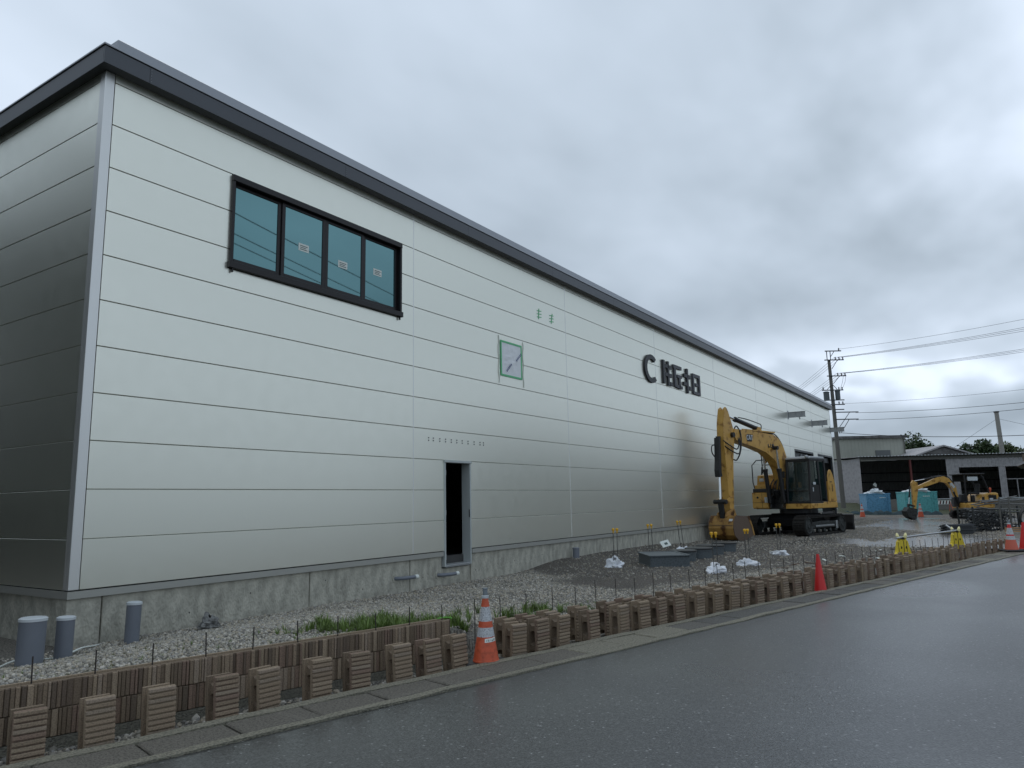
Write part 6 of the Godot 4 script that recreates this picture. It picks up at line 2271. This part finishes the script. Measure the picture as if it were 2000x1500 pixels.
	for k in 2:
		var mb := MB.new()
		var p := Vector3(30.6 + k * 0.25, -0.62, 9.2 + k * 0.32)
		mb.tube([p, p + UP * 1.35 + RGT * 0.03], 0.03, 8)
		single("upright_pipe", mb, M.pole, "upright grey pipe standing behind the mesh crate", "pipe", "upright pipes behind the crate")
	for k in 8:
		var mb := MB.new()
		for j in 4:
			mb.box(Vector3(1.1, 0.03, 0.10), Vector3(0, 0.03 * (j % 2), -0.2 + j * 0.12))
		single("steel_form", mb, M.dark_steel, "flat black steel form stacked beside the puddle", "form", "stacked steel forms", Transform3D(Basis(RGT, UP, -FWD).rotated(UP, 0.06 * sin(k * 2.0)), Vector3(28.9 + 0.05 * (k % 3), -0.62 + k * 0.045, 7.75 + 0.07 * (k % 2))))
	for k in 5:
		var a := Vector3(29.6 + k * 0.12, -0.58 + 0.03 * k, 9.3)
		var mb := MB.new()
		mb.tube([a, a + Vector3(1.0, 0.0, 2.6 + 0.2 * k)], 0.03, 8)
		single("long_pipe", mb, M.pole if k % 2 else M.timber, "long pipe or pole lying on the ground by the steel forms", "pipe", "poles lying by the steel forms")
	for k in 3:
		var pts := []
		for j in 24:
			var a := TAU * j / 22.0 + k
			pts.append(Vector3(30.2, -0.1, 10.1) + RGT * cos(a) * (0.34 + 0.02 * k) + UP * sin(a) * (0.45 - 0.03 * k) - FWD * 0.06 * k)
		var mb := MB.new()
		mb.tube(pts, 0.035, 8)
		single("hose_coil", mb, M.hose, "black hose coiled upright beside the mesh crate", "hose", "hose coils by the crate")


# ---------------------------------------------------------------- loose stone and grass

func stone_mesh(seed_: int) -> ArrayMesh:
	var r := RandomNumberGenerator.new()
	r.seed = seed_
	var g := (1.0 + sqrt(5.0)) / 2.0
	var v := [Vector3(-1, g, 0), Vector3(1, g, 0), Vector3(-1, -g, 0), Vector3(1, -g, 0), Vector3(0, -1, g), Vector3(0, 1, g), Vector3(0, -1, -g), Vector3(0, 1, -g), Vector3(g, 0, -1), Vector3(g, 0, 1), Vector3(-g, 0, -1), Vector3(-g, 0, 1)]
	for k in 12: v[k] = v[k].normalized() * r.randf_range(0.7, 1.2) * Vector3(1.0, 0.72, 0.85)
	var mb := MB.new()
	for f in [[0, 11, 5], [0, 5, 1], [0, 1, 7], [0, 7, 10], [0, 10, 11], [1, 5, 9], [5, 11, 4], [11, 10, 2], [10, 7, 6], [7, 1, 8], [3, 9, 4], [3, 4, 2], [3, 2, 6], [3, 6, 8], [3, 8, 9], [4, 9, 5], [2, 4, 11], [6, 2, 10], [8, 6, 7], [9, 8, 1]]:
		mb.tri(v[f[0]], v[f[1]], v[f[2]])
	return mb.mesh()

func scatter(called: String, label: String, category: String, mesh: Mesh, m: Material, xfs: Array, cols: Array) -> void:
	var mm := MultiMesh.new()
	mm.transform_format = MultiMesh.TRANSFORM_3D
	mm.use_colors = true
	mm.mesh = mesh
	mm.instance_count = xfs.size()
	for k in xfs.size():
		mm.set_instance_transform(k, xfs[k])
		mm.set_instance_color(k, cols[k])
	var mi := MultiMeshInstance3D.new()
	mi.name = numbered(called)
	mi.multimesh = mm
	mi.material_override = m
	add_child(mi)
	tag(mi, label, category, "", "stuff")

func make_gravel() -> void:
	var r := RandomNumberGenerator.new()
	r.seed = 99
	var sets := [[[], []], [[], []]]
	var pal := [Color(0.42, 0.385, 0.315), Color(0.36, 0.33, 0.27), Color(0.27, 0.25, 0.21), Color(0.40, 0.345, 0.26), Color(0.33, 0.315, 0.29), Color(0.56, 0.52, 0.45), Color(0.19, 0.178, 0.155)]
	var put := func(p: Vector3, size: float, tone: float) -> void:
		var k := r.randi() % 2
		var b := Basis(Vector3(r.randfn(), r.randfn(), r.randfn()).normalized(), r.randf() * TAU).scaled(Vector3.ONE * size * (r.randf_range(0.6, 1.35) if r.randf() < 0.93 else r.randf_range(1.4, 2.1)))
		sets[k][0].append(Transform3D(b, p + UP * size * r.randf_range(-0.15, 0.45)))
		sets[k][1].append(pal[r.randi() % 7] * tone)
	for k in 88000:
		var p := Vector3(r.randf_range(-2.8, 13.5), 0, r.randf_range(-0.03, 5.6))
		if r.randf() < 0.25: p = Vector3(r.randf_range(-2.5, 4.5), 0, r.randf_range(0.0, 3.6))
		var q := sd(p)
		if q.y < 1.68 or (q.x > 4.1 and q.y < 1.3): continue
		var g := gravel_share(p)
		if p.x < 0.0 and p.z < 0.9 and r.randf() < 0.85: continue
		if r.randf() > 0.12 + 0.88 * g: continue
		p.y = ground_y(p)
		put.call(p, 0.0145 * (1.0 if g > 0.5 else 0.8), lerpf(0.55, 1.0, g))
	for k in 30000:
		var p := Vector3(r.randf_range(9.0, 46.0), 0, r.randf_range(0.0, 9.5))
		if sd(p).y < 1.75: continue
		p.y = ground_y(p)
		put.call(p, r.randf_range(0.010, 0.022) * (1.0 + p.x * 0.012), 0.72)
	# rubble in the open trench before the wall
	for k in 3600:
		var p := W(r.randf_range(-3.0, 4.3), r.randf_range(0.66, 1.42))
		p.y = ground_y(p)
		put.call(p, r.randf_range(0.012, 0.026), 0.7)
	for k in 2:
		scatter("gravel", ["crushed grey stone spread between the low wall and the building", "darker chips of crushed stone mixed through the gravel bed"][k], "gravel", stone_mesh(7 + k), M.stone, sets[k][0], sets[k][1])

func make_grass() -> void:
	var r := RandomNumberGenerator.new()
	r.seed = 123
	# one tuft of bent blades
	var tuft := MB.new()
	for k in 11:
		var a := r.randf() * TAU
		var d := Vector3(cos(a), 0, sin(a))
		var side := Vector3(-d.z, 0, d.x) * 0.035
		var h := r.randf_range(0.6, 1.1)
		var o := d * r.randf_range(0.0, 0.12)
		var m := o + UP * h * 0.55 + d * 0.10
		var tip := o + UP * h * 0.92 + d * r.randf_range(0.25, 0.6)
		tuft.quad(o - side, o + side, m + side * 0.8, m - side * 0.8)
		tuft.tri(m - side * 0.8, m + side * 0.8, tip)
	var tm := tuft.mesh()
	var xfs := []
	var cols := []
	var put := func(p: Vector3, h: float, c: Color) -> void:
		xfs.append(Transform3D(Basis(UP, r.randf() * TAU).rotated(Vector3.RIGHT, r.randf_range(-0.2, 0.2)).scaled(Vector3(1, 1, 1) * h * r.randf_range(0.6, 1.3)), p))
		cols.append(c * r.randf_range(0.6, 1.35))
	# along the wall: thick between the pale gravel and the blocks, thin at the left
	for k in 7200:
		var s := r.randf_range(-2.4, 7.4)
		var d := 1.70 + pow(r.randf(), 1.6) * 1.15
		var p := W(s, d)
		var thick := ss(1.9, 3.0, s) * (1.0 - ss(5.8, 7.4, s))
		var n := bumps.get_noise_2d(p.x * 1.6, p.z * 1.6 + 20.0)
		var want := 0.02 + 0.04 * ss(-0.15, 0.3, n) + thick * 0.75 * ss(-0.12, 0.30, n + (2.1 - d) * 0.35)
		if s > 4.2: want *= ss(0.0, 0.25, absf(d - 2.45) * -1.0 + 0.55)
		if r.randf() > want: continue
		p.y = ground_y(p) - 0.01
		put.call(p, 0.05 + 0.13 * thick * r.randf_range(0.3, 1.0), Color(0.135, 0.20, 0.045))
	# weeds on the dirt at the left end
	for k in 700:
		var p := Vector3(r.randf_range(-2.6, 0.2), 0, r.randf_range(0.4, 3.0))
		if sd(p).y < 1.7 or bumps.get_noise_2d(p.x * 2.0, p.z * 2.0) < 0.05: continue
		p.y = ground_y(p) - 0.01
		put.call(p, 0.045, Color(0.13, 0.13, 0.05))
	scatter("grass", "green grass growing along the top of the low wall", "grass", tm, M.grass, xfs, cols)
	xfs = []
	cols = []
	for k in 5200:
		var p := Vector3(r.randf_range(52.0, 72.0), 0, r.randf_range(-8.0, -0.6))
		p.y = ground_y(p) - 0.02
		put.call(p, r.randf_range(0.35, 0.8) * (1.0 if p.x > 60.0 else 0.5), Color(0.085, 0.12, 0.035))
	for k in 1600:
		var p := Vector3(r.randf_range(57.5, 70.0), 0, r.randf_range(-0.6, 12.0))
		p.y = ground_y(p) - 0.02
		put.call(p, r.randf_range(0.12, 0.28), Color(0.10, 0.12, 0.045))
	for k in 900:
		var p := W(r.randf_range(17.0, 21.5), r.randf_range(2.2, 3.0))
		p.y = ground_y(p) - 0.01
		put.call(p, r.randf_range(0.05, 0.12), Color(0.10, 0.14, 0.04))
	scatter("rough_grass", "rough grass on the bank below the shed and by the barrier stands", "grass", tm, M.grass, xfs, cols)
